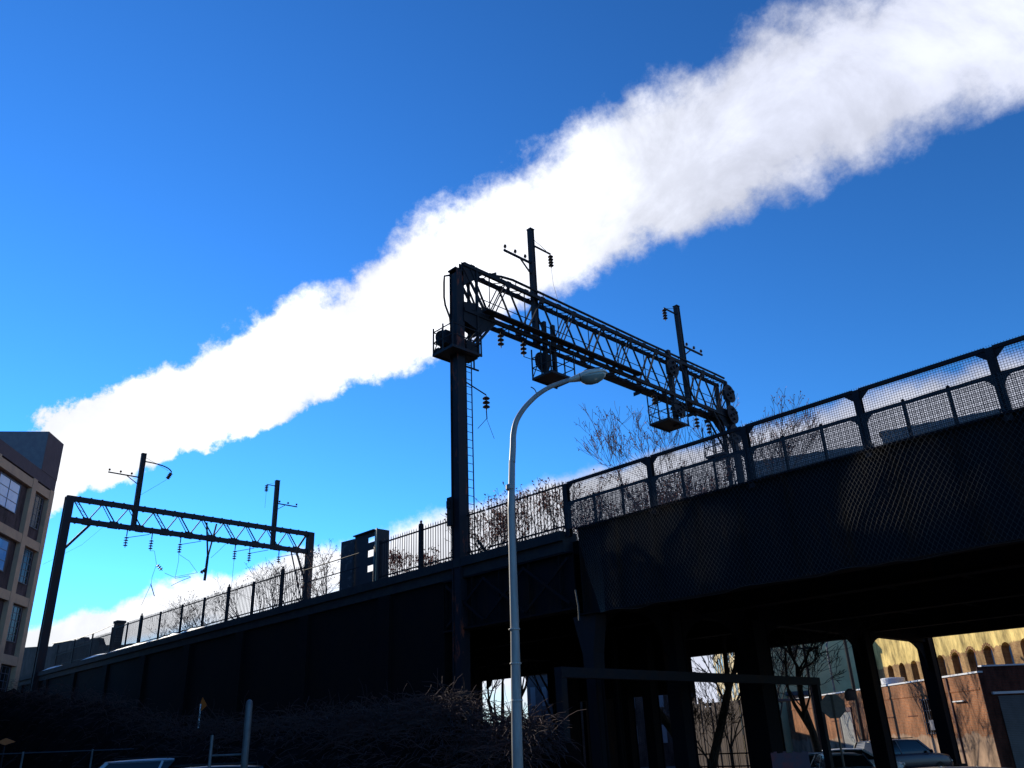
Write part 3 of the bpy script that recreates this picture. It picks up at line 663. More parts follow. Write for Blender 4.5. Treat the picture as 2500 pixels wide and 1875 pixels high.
# masts
def mast(root, x, y, z0, z1, s, sgn, arm_z, arm_l, ins_z, ins_l, npins=3, pin_sp=0.62, nin=4, curved=False, r=0.14):
    m_ = MB(); m_.ibeam((x, y, z0), (x, y, z1), s, s, 0.02, (1, 0, 0)); m_.box((x - s * 0.35, y - s * 0.35, z0), (x + s * 0.35, y + s * 0.35, z1)); m_.box((x - s * 0.6, y - s * 0.6, z1 + 0.001), (x + s * 0.6, y + s * 0.6, z1 + 0.05))
    m_ = m_.build('mast', steel2, root)
    a = MB(); a.bar((x, y - sgn * s / 2, arm_z), (x, y - sgn * (s / 2 + arm_l), arm_z), 0.08, 0.1); a.bar((x, y - sgn * s / 2, arm_z - 0.62), (x, y - sgn * (s / 2 + arm_l * 0.38), arm_z - 0.05), 0.06)
    a.build('cross_arm', steel, m_)
    for k in range(npins):
        pn = MB(); pin_ins(pn, (x, y - sgn * (s / 2 + arm_l - 0.08 - k * pin_sp), arm_z + 0.05), r * 0.6)
        pn.build('pin_insulator', porcelain, m_)
    a = MB(); tip = Vector((x, y + sgn * (s / 2 + ins_l), ins_z - (0.55 if curved else 0)))
    if curved:
        P0, P1, P2 = Vector((x, y + sgn * s / 2, ins_z)), Vector((x, y + sgn * (s / 2 + ins_l * 0.9), ins_z + 0.05)), tip
        a.tube([P0 * (1 - t) ** 2 + P1 * 2 * t * (1 - t) + P2 * t * t for t in [k / 10 for k in range(11)]], 0.055, 7)
    else: a.bar((x, y + sgn * s / 2, ins_z), tip, 0.07)
    a.bar((x, y + sgn * s / 2, ins_z + 0.38), tip + Vector((0, -sgn * 0.3, 0.08)), 0.018)
    a.build('bracket_arm', steel, m_)
    iz = MB(); e = insulator(iz, tip, nin, r, 0.17, (0, 0, -1) if not curved else (0, -0.45 * sgn, -1)); iz.build('insulator', porcelain, m_)
    return m_, e
m1_, e1 = mast(mg, GX + 0.02, 24.62, 18.7, 24.97, 0.24, 1, 23.05, 1.75, 24.15, 1.22, 3, 0.66, 4)
wirept([e1, e1 + V(0, 0.08, -0.9), e1 + V(0, 0.3, -1.6), e1 + V(0, -0.15, -2.7)], 0.010, 0.0, 1).build('loose_wire', wiredark, m1_)
m2_, e2 = mast(mg, GX + 0.02, 36.65, 18.7, 24.95, 0.26, -1, 22.45, 1.95, 24.42, 1.15, 3, 0.72, 4)
# platforms with their disc signals
p1 = basket(mg, GX - 0.66, GX + 0.64, 19.05, 20.65, 16.72, 17.95); disc_signal(p1, (GX - 0.6, 19.6, 17.6), 0.42, face=-1)
MB().box((GX - 0.62, 19.12, 16.78), (GX - 0.36, 19.36, 17.0)).build('junction_box', steel, p1)
p2 = basket(mg, GX - 0.62, GX + 0.62, 24.85, 26.5, 17.25, 18.75); disc_signal(p2, onX(1325, 884, GX - 0.42), 0.5, -1)
b = MB()
for y in (25.35, 25.95): b.bar((GX - 0.15, y, 17.3), (GX - 0.15, y, 20.2), 0.15, 0.2)
b.build('signal_mast', steel, p2)
p3 = basket(mg, GX - 0.7, GX + 0.6, 33.7, 35.5, 17.1, 18.75)
b = MB(); b.bar((GX + 0.2, 34.9, 17.0), (GX + 0.2, 34.9, 21.5), 0.22, 0.24); b.build('signal_mast', steel2, p3)
disc_signal(p3, onX(1643, 898, GX + 0.5), 0.50, 1); disc_signal(p3, onX(1660, 1000, GX + 0.5), 0.48, 1)
p4 = basket(mg, GX - 0.9, GX + 0.3, 39.0, 40.2, 16.4, 18.2)
[disc_signal(mg, onX(a, c, GX + 0.5), 0.56, 1) for a, c in ((1781, 961), (1789, 1012), (1796, 1060))]
# insulator strings under the lower chord
def hang(root, y, n=3, x=GX, z=ZBc - 0.15, r=0.15, drop=0.12):
    b = MB(); b.bar((x, y, z), (x, y, z - drop), 0.04); b.box((x - 0.14, y - 0.12, z - 0.02), (x + 0.14, y + 0.12, z + 0.03)); b.build('hanger', steel, root)
    iz = MB(); e = insulator(iz, (x, y, z - drop), n, r, 0.2); iz.build('insulator', porcelain, root); return e
for y in (22.35, 23.75): e = hang(mg, y)
wirept([e, e + V(0, 0.62, 0.02)], 0.02, 0.0, 2).build('loose_wire', steel, mg)
hang(mg, 33.4); hang(mg, 37.2, 3, GX, 18.3); e = hang(mg, 38.35, 3, GX, 18.2)
# swing arm on the near post with its own insulator
ya = onX(1158, 898, GX).y
b = MB(); z_ = 16.6; b.bar((GX, 20.0, 16.35), (GX, 21.0, 16.35), 0.06); b.bar((GX, 20.75, 16.35), (GX, 20.75, 16.8), 0.05); b.bar((GX, 20.2, 15.65), (GX, 21.38, 15.35), 0.04)
b.build('pull_off_arm', steel, mg)
iz = MB(); e = insulator(iz, (GX, 21.38, 15.34), 3, 0.16, 0.19); iz.build('insulator', porcelain, mg)
wirept([e, e + V(0, 0.02, -0.35)], 0.03, 0, 1).build('loose_wire', steel, mg)
wirept([e + V(0, 0, -0.35), e + V(0, -0.5, -0.9)], 0.012, 0, 1).build('loose_wire', steel, mg)
wirept([e + V(0, 0, -0.35), e + V(0, 0.4, -1.15)], 0.012, 0, 1).build('loose_wire', steel, mg)
# ladder up the near post
b = MB(); xl = GX + 0.05
for y in (20.25, 20.55): b.bar((xl, y, 8.3), (xl, y, 16.7), 0.035)
z = 8.5
while z < 16.6: b.bar((xl, 20.25, z), (xl, 20.55, z), 0.02); z += 0.33
gp('ladder', b)
gp('switch_box', MB().box((GX - 0.34, 19.5, onY(1099, 1282, 19.5).z), (GX - 0.1, 19.62, onY(1099, 1213, 19.5).z)).box((GX - 0.3, 19.44, onY(1099, 1240, 19.5).z), (GX - 0.14, 19.499, onY(1099, 1222, 19.5).z)))
gp('bracket', MB().bar((GX, 20.2, 8.35), (GX, 22.4, 8.25), 0.25, 0.2).bar((GX + 0.15, 21.3, 8.4), (GX - 0.2, 20.9, 9.2), 0.1))
# tall faded letters down the post's track-side face: A N A L, as far as they can be read
gl = MB(); fx = GX + 0.222
def stroke(a, c, zc, h=0.62, w_=0.17, off=19.86, wd=0.05):
    gl.bar((fx, off + (a[0] - 0.5) * w_ * 2, zc + (a[1] - 0.5) * h), (fx, off + (c[0] - 0.5) * w_ * 2, zc + (c[1] - 0.5) * h), 0.006, wd, (0, 1, 0) if abs(a[1] - c[1]) > 0.3 else (0, 0, 1))
for ch, zc in (('A', 14.55), ('N', 13.75), ('A', 12.95), ('L', 12.2)):
    for a, c in {'A': [((0, 0), (0.5, 1)), ((0.5, 1), (1, 0)), ((0.2, 0.4), (0.8, 0.4))], 'N': [((0, 0), (0, 1)), ((0, 1), (1, 0)), ((1, 0), (1, 1))], 'L': [((0, 1), (0, 0)), ((0, 0), (1, 0))]}[ch]:
        stroke(a, c, zc)
gl.build('graffiti', paint, mg)

# ------------------------------------------------------------------ far catenary gantry
HX = -73.5
lg = thing('catenary_gantry', 'slim trussed catenary gantry with two masts, far left beside the apartment building', 'gantry', (HX, 20, ZB))
def lp(name, mb, m=steel2): return mb.build(name, m, lg)
lp('near_leg', MB().ibeam((HX, 19.75, 6), (HX, 19.75, 22.3), 0.62, 0.55, 0.05, (0, 1, 0)).box((HX - 0.2, 19.5, 6), (HX + 0.2, 20.0, 22.2)))
lp('far_leg', MB().ibeam((HX, 42.65, 8), (HX, 42.65, 22.3), 0.62, 0.55, 0.05, (0, 1, 0)).box((HX - 0.2, 42.4, 8), (HX + 0.2, 42.9, 22.2)))
for nm, z in (('top_chord', 22.15), ('bottom_chord', 20.35)):
    b = MB(); b.box((HX - 0.18, 19.5 if z > 21 else 20.05, z - 0.2), (HX + 0.18, 42.9 if z > 21 else 42.35, z + 0.2)); y = 20.5
    while y < 42.2: b.box((HX - 0.2, y - 0.06, z + 0.201), (HX + 0.2, y + 0.06, z + 0.25)); b.box((HX - 0.2, y - 0.06, z - 0.25), (HX + 0.2, y + 0.06, z - 0.201)); y += 0.9
    lp(nm, b)
y0 = 20.3; pw = 2.2
for k in range(10):
    ya = y0 + k * pw; ym = ya + pw / 2; yb = ya + pw
    b = MB()
    if k in (0, 3, 6):
        for d in (-0.16, 0.16): b.bar((HX, ya + d, 21.95), (HX, ym + d, 20.5), 0.07, 0.07)
        for i in range(5):
            f = (i + 0.2) / 5.2; f2 = (i + 1.1) / 5.2; s = -1 if i % 2 else 1
            b.bar((HX, ya + (ym - ya) * f - 0.16 * s, 21.95 - 1.45 * f), (HX, ya + (ym - ya) * f2 + 0.16 * s, 21.95 - 1.45 * f2), 0.03)
    else:
        b.bar((HX, ya - 0.1, 21.95), (HX, ym - 0.2, 20.5), 0.06, 0.05); b.bar((HX, ya + 0.15, 21.95), (HX, ym + 0.1, 20.5), 0.06, 0.1)
    b.bar((HX, ym + 0.05, 20.5), (HX, yb - 0.15, 21.95), 0.07, 0.09 if k < 9 else 0.18)
    b.box((HX - 0.16, ym - 0.35, 20.1), (HX - 0.145, ym + 0.35, 20.75)); b.box((HX + 0.181, ym - 0.3, 20.12), (HX + 0.19, ym + 0.3, 20.6))
    lp('diagonal', b)
lp('knee_brace', MB().bar((HX, 20.0, 17.9), (HX, 21.7, 20.2), 0.14, 0.2)); lp('knee_brace', MB().bar((HX, 41.2, 20.2), (HX, 42.5, 17.0), 0.14, 0.16).bar((HX, 40.6, 20.2), (HX, 42.4, 14.5), 0.1, 0.1))
M1, E1 = mast(lg, HX, 25.2, 20.4, 27.15, 0.36, 1, 24.95, 2.6, 26.5, 2.5, 3, 0.95, 4, True, 0.19)
M2, E2 = mast(lg, HX, 38.55, 20.4, 27.05, 0.36, -1, 24.75, 2.2, 26.5, 0.95, 3, 0.95, 4, False, 0.19)
wirept([E1, E1 + V(0, -2.2, -1.9)], 0.012, 0, 2).build('loose_wire', wiredark, M1)
wirept([E2, E2 + V(0, 0, -1.6)], 0.012, 0, 2).build('loose_wire', wiredark, M2)
hk = {}
for pxx, pyy, br_, nn in ((312, 1290, 1, 4), (373, 1297, 0, 4), (442, 1310, 1, 4), (575, 1330, 1, 4), (610, 1340, 1, 4), (681, 1350, 1, 3)):
    y = onX(pxx, pyy, HX).y
    b = MB(); b.bar((HX, y, 20.2), (HX, y, 19.6), 0.07)
    if br_: b.bar((HX, y, 19.45), (HX, y + 1.9, 20.0), 0.05)
    b.build('hanger', steel, lg); iz = MB(); hk[pxx] = insulator(iz, (HX, y, 19.6), nn, 0.19, 0.22); iz.build('insulator', porcelain, lg)
b = MB(); ya = onX(512, 1315, HX).y; b.bar((HX, ya - 0.45, 21.8), (HX, ya, 18.6), 0.12); b.bar((HX, ya + 0.5, 21.8), (HX, ya, 18.6), 0.12); b.bar((HX, ya, 18.7), (HX, ya - 0.05, 16.5), 0.2, 0.14)
lp('drop_post', b, steel)
def hp(x_, y_): return onX(x_, y_, HX)
def lw(pts, r=0.016, nm='loose_wire'): wirept(pts, r, 0.0, 3).build(nm, wiredark, lg)
lw([hk[373], hp(377, 1345), hp(382, 1377)]); lw([hp(402, 1399), hp(425, 1409), hp(440, 1406), hp(482, 1398)])
for a, c in (((383, 1378), (401, 1398)), ((505, 1389), (486, 1400))):
    iz = MB(); A_, B_ = hp(*a), hp(*c); insulator(iz, A_, 3, 0.19, 0.2, tuple(B_ - A_)); iz.build('insulator', porcelain, lg)
lw([hk[442], hp(436, 1370), hp(427, 1412)]); lw([hk[442], hp(462, 1370), hp(482, 1398)])
lw([hp(427, 1412), hp(460, 1406), hp(466, 1409), hp(440, 1419), hp(418, 1430)], 0.022); lw([hp(382, 1378), hp(371, 1410), hp(370, 1424)])
lw([hp(370, 1424), hp(345, 1478)]); lw([hp(368, 1425), hp(377, 1456)], 0.04); lw([hk[575], hk[575] + V(0, 0, -2.6)])
lw([hp(552, 1327), hp(536, 1343), hp(515, 1362)]); lw([hp(250, 1288), hp(200, 1330), hp(105, 1378)], 0.008)

# ------------------------------------------------------------------ street lamp in front
LB = azdir(-0.43) * 17; lr = azdir(89.57)
sl = thing('street_lamp', 'tall grey cobra-head street lamp on the pavement in front of the viaduct', 'street lamp', (LB.x, LB.y, 0))
def lpnt(s, z): return Vector((LB.x, LB.y, z)) + lr * s
pp = [lpnt(-0.08, 0), lpnt(-0.06, 2), lpnt(-0.02, 4), lpnt(0.0, 6.5), lpnt(0.06, 7.6)]
MB().tube(pp, [0.114, 0.105, 0.090, 0.076, 0.070], 20).build('pole', lampm, sl, True)
MB().lathe([(0.2, 0), (0.2, 0.25), (0.15, 0.35), (0.13, 0.6)], lpnt(-0.08, 0), n=20).build('base', lampm, sl, True)
def onL(x, y):                     # point of the picture on the lamp's own vertical plane
    d_ = ray(x, y); nn_ = Vector((-lr.y, lr.x, 0)); return ray_t(x, y, LB.dot(nn_) / d_.dot(nn_))
arm = [lpnt(0.06, 7.55), onL(1252.5, 1090), onL(1253.5, 1060), onL(1260, 1030), onL(1273, 1006), onL(1290, 985), onL(1315, 962), onL(1347, 943), onL(1392, 927)]
def smooth_path(p, n=5):
    out = []
    for i in range(len(p) - 1):
        a, b_, c, d = p[max(i - 1, 0)], p[i], p[i + 1], p[min(i + 2, len(p) - 1)]
        for k in range(n):
            t = k / n; out.append(0.5 * ((2 * b_) + (c - a) * t + (2 * a - 5 * b_ + 4 * c - d) * t * t + (3 * b_ - a - 3 * c + d) * t ** 3))
    return out + [p[-1]]
sp_ = smooth_path(arm); MB().tube(sp_, [0.070 - 0.022 * i / len(sp_) for i in range(len(sp_))], 16).build('arm', lampm, sl, True)
MB().lathe([(0.092, 0), (0.098, 0.01), (0.098, 0.10), (0.088, 0.11)], lpnt(0.0, 6.95), n=20).build('collar', lampm, sl)
MB().obox(lpnt(-0.06, 0.9) - lr * 0.05 - Vector((-lr.y, lr.x, 0)) * 0.13, lr * 0.1, Vector((-lr.y, lr.x, 0)) * 0.02, (0, 0, 0.25)).build('hand_hole_cover', galv, sl)
for z in (4.05, 3.40, 2.72): MB().lathe([(0.113, 0), (0.116, 0.005), (0.116, 0.02), (0.113, 0.025)], lpnt(-0.03, z), n=20).build('band', band, sl)
b = MB(); b.tube(smooth_path([lpnt(0.55, 9.33), lpnt(0.62, 9.28), lpnt(0.66, 9.2), lpnt(0.66, 9.12), lpnt(0.62, 9.10)]), 0.012, 6); b.build('loose_cable', steel, sl)
# cobra head: squashed, tapered housing with a bowl lens hanging beneath
ax = (onL(1474, 911) - onL(1392, 927)).normalized(); side = Vector((0, 0, 1)).cross(ax).normalized(); upv = ax.cross(side)
H0 = onL(1388, 929)
def shell(prof, nseg, top=True, bot=True):
    vs_, fs_ = [], []
    for (s, w_, ht, hb) in prof:
        for k in range(nseg):
            a = 2 * math.pi * k / nseg; c_, s_ = math.cos(a), math.sin(a)
            vs_.append(H0 + ax * s + side * (w_ * c_) + upv * ((ht if s_ > 0 else hb) * s_))
    n_ = len(prof)
    for i in range(n_ - 1):
        for k in range(nseg): fs_.append((i * nseg + k, i * nseg + (k + 1) % nseg, (i + 1) * nseg + (k + 1) % nseg, (i + 1) * nseg + k))
    fs_ += [tuple(range(nseg - 1, -1, -1)), tuple((n_ - 1) * nseg + k for k in range(nseg))]
    return MB().add(vs_, fs_)
hd = shell([(0, .045, .05, .05), (.06, .06, .065, .055), (.16, .10, .09, .06), (.26, .13, .11, .06), (.38, .20, .14, .05), (.52, .22, .145, .04), (.68, .21, .13, .03), (.80, .165, .10, .02), (.88, .09, .06, .01), (.91, .02, .02, .005)], 24).build('lamp_head', lamphead, sl, True)
shell([(.25, .06, .01, .03), (.29, .14, .02, .10), (.38, .185, .03, .17), (.50, .20, .03, .20), (.64, .195, .03, .19), (.76, .16, .03, .14), (.84, .10, .02, .07), (.87, .04, .01, .02)], 24).build('lens', lens, hd, True)
shell([(.255, .137, .116, .066), (.265, .139, .118, .068)], 24).build('seam', steel, hd)

# ------------------------------------------------------------------ apartment building on the left
u = azdir(-7.5); nrm = azdir(82.5); P0 = azdir(-30.4) * 63
ab = thing('apartment_building', 'beige-framed apartment block with dark brown top storey at the left edge', 'building', (P0.x, P0.y, 0))
def bp_(s, o, z): return P0 + u * s + nrm * o + Vector((0, 0, z))
def slab(mb, s0, s1, o0, o1, z0, z1): return mb.obox(bp_(s0, o0, z0), u * (s1 - s0), nrm * (o1 - o0), Vector((0, 0, z1 - z0)))
slab(MB(), -62, -0.03, -14, -0.30, 0, 19.0).build('wall', brickdark, ab)
slab(MB(), -62, 0, -14, -0.02, 19.001, 19.8).build('cornice', darkclad, ab)
tw = slab(MB(), -2.6, 0, -9, 0.0, 19.801, 22.5).build('stair_tower', darkclad, ab)
o = slab(MB(), -2.62, -2.601, -8.99, -0.01, 19.81, 22.47).build('tower_side', greystucco, tw)
piers = [(-0.62, 0), (-3.35, -2.75)] + [(-8.6 - 5.2 * k, -8.0 - 5.2 * k) for k in range(10)]
b = MB()
for a, c in piers: slab(b, a, c, -0.302, 0.0, 0, 18.999)
b.build('pier', beige, ab)
levels = [18.95, 15.35, 11.75, 8.15, 4.55]
b = MB()
for z in levels: slab(b, -62, -0.001, -0.301, -0.03, z - 0.62, z - 0.06)
b.build('floor_band', beige, ab)
bays = [(-2.75, -0.62)] + [(-8.0, -3.35)] + [(-13.2 - 5.2 * k, -8.6 - 5.2 * k) for k in range(4)]
for bi, (a, c) in enumerate(bays):
    for li, z in enumerate(levels):
        zt_ = z - 0.62; zb_ = z - 3.6
        if bi == 0: wa, wc, wz0, wz1, nx, nz = a + 0.25, c - 0.3, zb_ + 0.75, zt_ - 0.05, 3, 5
        else: wa, wc, wz0, wz1, nx, nz = a + 0.75, c - 1.0, zb_ + 0.95, zt_ - 0.15, 2, 3
        f = MB(); t_ = 0.06; dd = -0.24
        for s in (wa, wc - t_): slab(f, s, s + t_, -0.299, dd, wz0, wz1)
        for zz2 in (wz0, wz1 - t_): slab(f, wa + t_, wc - t_, -0.299, dd, zz2, zz2 + t_)
        for k in range(1, nx): s = wa + (wc - wa) * k / nx; slab(f, s - .02, s + .02, -0.299, dd - .01, wz0 + t_, wz1 - t_)
        for k in range(1, nz): zz2 = wz0 + (wz1 - wz0) * k / nz; slab(f, wa + t_, wc - t_, -0.298, dd - .02, zz2 - .02, zz2 + .02)
        f = f.build('window', winframe, ab)
        slab(MB(), wa + t_, wc - t_, -0.296, -0.27, wz0 + t_, wz1 - t_).build('pane', glass if bi else glassdark, f)

# ------------------------------------------------------------------ brick ruin and pier on the viaduct, far left
rp = [(40, 1582), (70, 1580), (103, 1578), (127, 1578), (133, 1570), (160, 1565), (185, 1563), (203, 1555), (206, 1563), (216, 1563), (224, 1558), (238, 1557), (243, 1574), (255, 1575), (275, 1574), (300, 1574), (316, 1571), (330, 1570), (346, 1567)]
YR = 24.0; top_ = [onY(a, c, YR) for a, c in rp]
b = MB(); n_ = len(top_); vs_ = []
for p in top_: vs_ += [(p.x, YR, 8.0), (p.x, YR, p.z), (p.x, YR + 0.5, p.z), (p.x, YR + 0.5, 8.0)]
b.add(vs_, [(i * 4 + k, i * 4 + (k + 1) % 4, (i + 1) * 4 + (k + 1) % 4, (i + 1) * 4 + k) for i in range(n_ - 1) for k in range(4)])
b.add([vs_[0], vs_[1], vs_[2], vs_[3]], [(0, 1, 2, 3)]); b.add(vs_[-4:], [(0, 1, 2, 3)])
tag(b.build('ruined_wall', brickruin), 'ragged low brick wall on the viaduct behind the left end of the fence', 'wall')
b = MB(); pb = onY(281, 1560, 20.5)
ps = thing('brick_pier', 'leaning square brick pier rising among the fence bars at the left', 'pier', (pb.x, 20.5, ZB))
MB().obox((pb.x - 0.3, 20.35, ZB), (0.6, 0, 0), (0, 0.5, 0), (0.12, 0, 2.1)).build('shaft', brickruin, ps)
MB().box((pb.x - 0.23, 20.3, ZB + 2.101), (pb.x + 0.5, 20.9, ZB + 2.25)).build('cap', copingm, ps)
c0 = onY(278, 1525, 20.6); c1_ = onY(127, 1571, 20.6)
tag(wirept([c0, onY(200, 1556, 20.6), c1_], 0.02, 0.05, 6).build('sagging_cable', wiredark), 'thin cable sagging leftwards from the leaning brick pier', 'cable')

# ------------------------------------------------------------------ bare trees
def grow(b, leaves, p, d, L_, r, depth, spread, rnd, up=0.25, nseg=3, leafp=0.0, leafs=0.06, minr=0.004, kids=(2, 3)):
    pts = [p]; rs = [r]; q = p.copy(); dd = d.copy()
    for k in range(nseg):
        dd = (dd + Vector((rnd.uniform(-1, 1), rnd.uniform(-1, 1), rnd.uniform(-0.6, 1))) * 0.16 + Vector((0, 0, up * 0.12))).normalized()
        q = q + dd * (L_ / nseg); pts.append(q.copy()); rs.append(max(minr, r * (1 - 0.42 * (k + 1) / nseg)))
    b.tube(pts, rs, 5 if r > 0.03 else 3, False)
    if depth <= 0:
        for k in range(2):
            if rnd.random() < leafp:
                c = pts[rnd.randint(1, nseg)] + Vector((rnd.uniform(-.1, .1), rnd.uniform(-.1, .1), rnd.uniform(-.1, .1)))
                a1 = Vector((rnd.uniform(-1, 1), rnd.uniform(-1, 1), rnd.uniform(-1, 1))).normalized() * leafs * rnd.uniform(0.6, 1.5); a2 = a1.cross(Vector((rnd.uniform(-1, 1), rnd.uniform(-1, 1), 1))).normalized() * leafs * 0.6
                leaves.add([c - a1, c + a2, c + a1, c - a2], [(0, 1, 2, 3)])
        return
    for k in range(rnd.randint(*kids)):
        i = rnd.randint(max(1, nseg - 2), nseg) if k else nseg
        ax_ = Vector((rnd.uniform(-1, 1), rnd.uniform(-1, 1), rnd.uniform(-0.3, 0.5))).normalized()
        nd = (dd + ax_ * spread * (0.5 if k == 0 else 1.0)).normalized(); nd.z += up * 0.2; nd.normalize()
        grow(b, leaves, pts[i], nd, L_ * rnd.uniform(0.62, 0.86), rs[i] * (0.85 if k == 0 else 0.66), depth - 1, spread, rnd, up, nseg, leafp, leafs, minr, kids)
def tree(name, label, base, h, r, seed, depth=6, spread=0.6, up=0.3, leafp=0.0, stems=1, m=None, lean=(0, 0), group=None, minr=0.005, cat='tree', frac=0.27, leafs=0.06, kids=(2, 3)):
    rnd = random.Random(seed); m = m or bark; t = thing(name, label, cat, base, group); lv = MB()
    tr = MB(); cr = MB()
    for s_ in range(stems):
        a = 2 * math.pi * (s_ + rnd.random() * 0.6) / stems; k = 0.0 if stems == 1 else 0.45
        d = Vector((math.cos(a) * k + lean[0], math.sin(a) * k + lean[1], 1)).normalized()
        p = Vector(base); pts = [p]; q = p.copy()
        for i in range(3): d = (d + Vector((rnd.uniform(-.1, .1), rnd.uniform(-.1, .1), 0.03))).normalized(); q = q + d * (h * frac / 3); pts.append(q.copy())
        tr.tube(pts, [r, r * 0.9, r * 0.82, r * 0.75], 8, True)
        for k in range(3 if stems == 1 else 2):
            nd = (d + Vector((rnd.uniform(-1, 1), rnd.uniform(-1, 1), 0.2)) * spread * 0.8).normalized()
            grow(cr, lv, pts[-1] if k < 2 else pts[-2], nd, h * 0.24, r * 0.6, depth, spread, rnd, up, 3, leafp, leafs, minr, kids)
    tr.build('trunk', m, t); c = cr.build('crown', m, t)
    if lv.f: lv.build('leaves', deadleaf, c)
    return t
# trees and saplings beyond the tracks (roots on the far embankment, level with the deck)
tree('bare_tree', 'tall slender bare tree behind the mesh fence under the third signal platform', (-29.0, 45, 7.6), 14.3, 0.17, 21, 6, 0.6, 0.3, 0.6, 2, barklight, minr=0.013, frac=0.34, leafs=0.07)
shr = [(1275, 1150, 24, 'bushy leafy sapling behind the left end of the mesh fence', 11, 1.0), (1450, 1150, 27, 'brown-twigged sapling behind the mesh fence, in front of the tall bare tree', 12, 0.6),
       (1700, 1110, 27, 'sapling with dead leaves behind the mesh fence near the far gantry post', 13, 0.6), (1205, 1215, 23, 'twiggy sapling behind the picket fence, midway between street lamp and mesh fence', 14, 0.7),
       (1160, 1200, 22.5, 'thin Y-shaped sapling close behind the gantry post ladder', 15, 0.05), (1060, 1330, 23, 'low brown sapling behind the pickets, left of the gantry post', 16, 0.8),
       (985, 1325, 23, 'low brown sapling right beside the trackside cabinet', 17, 0.8), (795, 1305, 26, 'sapling behind the pipe handrail, right of the far gantry leg', 18, 0.4),
       (700, 1330, 25, 'wide bare sapling behind the picket fence, just left of the far gantry leg', 19, 0.15), (630, 1350, 27, 'dense bare shrub behind the picket fence under the catenary gantry', 20, 0.15),
       (500, 1420, 28, 'thin sapling behind the pickets below the gantry drop post', 21, 0.2), (1350, 1130, 25, 'second leafy sapling just behind the left bay of the mesh fence', 22, 1.0), (1560, 1140, 28, 'brown sapling behind the second bay of the mesh fence', 24, 0.7),
       (450, 1460, 28, 'small bare shrub behind the pickets, left of the drop post', 25, 0.2), (1235, 1185, 23.5, 'rusty-leaved shrub behind the pickets, just left of the mesh fence', 26, 1.0), (1640, 1130, 26, 'dead-leaved shrub behind the mesh fence under the third signal platform', 27, 0.8)]
for (pxx, pyy, Y0, lab, sd_, lf) in shr:
    q = onY(pxx, pyy, Y0); h = q.z - 8.2; tree('sapling', lab, (q.x, Y0, 8.2), h * 1.0, 0.035 + 0.009 * h, sd_, 4 if h > 1.6 else 3, 0.95, 0.12, min(1, lf + 0.25), 3 if h > 2.0 else 2, bark if lf < 0.3 else barklight, group='saplings growing beyond the tracks', minr=0.006 if Y0 < 24 else 0.008, cat='sapling', frac=0.2, leafs=0.06, kids=(2, 3))
# trees beyond the viaduct, on the ground
def gtree(pxx, pyy, d, lab, seed, h, r, **k):
    q = azdir(azof(pxx, pyy)) * d; return tree('bare_tree', lab, (q.x, q.y, gz(q.x, q.y)), h, r, seed, **k)
gtree(2000, 1800, 45, 'dark spreading bare tree above the brick warehouse, between the right-hand columns', 31, 9.0, 0.22, depth=7, spread=0.9, up=0.0, lean=(-0.1, 0.1), minr=0.012, frac=0.36)
gtree(1722, 1850, 44, 'forked bare tree seen through the middle gap under the viaduct', 32, 14, 0.24, depth=6, spread=0.5, up=0.6, stems=2, minr=0.012, frac=0.32)
gtree(1215, 1800, 50, 'bare tree in the left gap under the viaduct, beside the street lamp pole', 33, 11, 0.22, depth=6, spread=0.7, up=0.2, minr=0.012)
gtree(1345, 1800, 46, 'dark bare tree at the right side of the left gap under the viaduct', 34, 10, 0.25, depth=5, spread=0.6, up=0.3, minr=0.012)
q = V(-40, 62, -0.3); tree('bare_tree', 'bare tree behind the viaduct casting twiggy shade on the warehouse', q, 13, 0.22, 35, depth=6, spread=0.8, minr=0.02)
q = V(-31, 52.6, -0.3); tree('bare_tree', 'bare street tree beside the warehouse, hidden mostly behind a column', q, 10, 0.16, 36, depth=6, spread=0.7, minr=0.015)

# ------------------------------------------------------------------ brambles in front of the retaining wall
prof = [(-200, 1640), (0, 1650), (120, 1660), (300, 1690), (400, 1735), (520, 1745), (600, 1742), (690, 1740), (760, 1728), (830, 1716), (900, 1724), (1000, 1712), (1060, 1692), (1150, 1692), (1185, 1748), (1330, 1750), (1360, 1800)]
def ptop(x):
    for (a, ya), (c, yc) in zip(prof[:-1], prof[1:]):
        if a <= x <= c: return ya + (yc - ya) * (x - a) / (c - a)
    return prof[-1][1]
rnd = random.Random(3); br = MB(); mass = MB(); cols = []; YBR = 14.2
for pxx in range(-200, 1361, 10):
    q = onY(pxx, ptop(pxx), YBR); cols.append((q.x, max(0.4, (q.z - 0.3) * 0.93)))
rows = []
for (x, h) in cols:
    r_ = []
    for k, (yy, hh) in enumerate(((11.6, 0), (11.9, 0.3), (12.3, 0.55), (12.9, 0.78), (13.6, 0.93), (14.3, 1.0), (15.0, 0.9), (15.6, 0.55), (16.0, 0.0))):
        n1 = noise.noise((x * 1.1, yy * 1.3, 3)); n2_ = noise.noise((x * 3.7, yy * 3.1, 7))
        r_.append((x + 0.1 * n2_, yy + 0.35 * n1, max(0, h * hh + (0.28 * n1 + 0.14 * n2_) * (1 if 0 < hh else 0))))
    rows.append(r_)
mass.add([q for r_ in rows for q in r_], [(i * 9 + k, i * 9 + k + 1, (i + 1) * 9 + k + 1, (i + 1) * 9 + k) for i in range(len(rows) - 1) for k in range(8)])
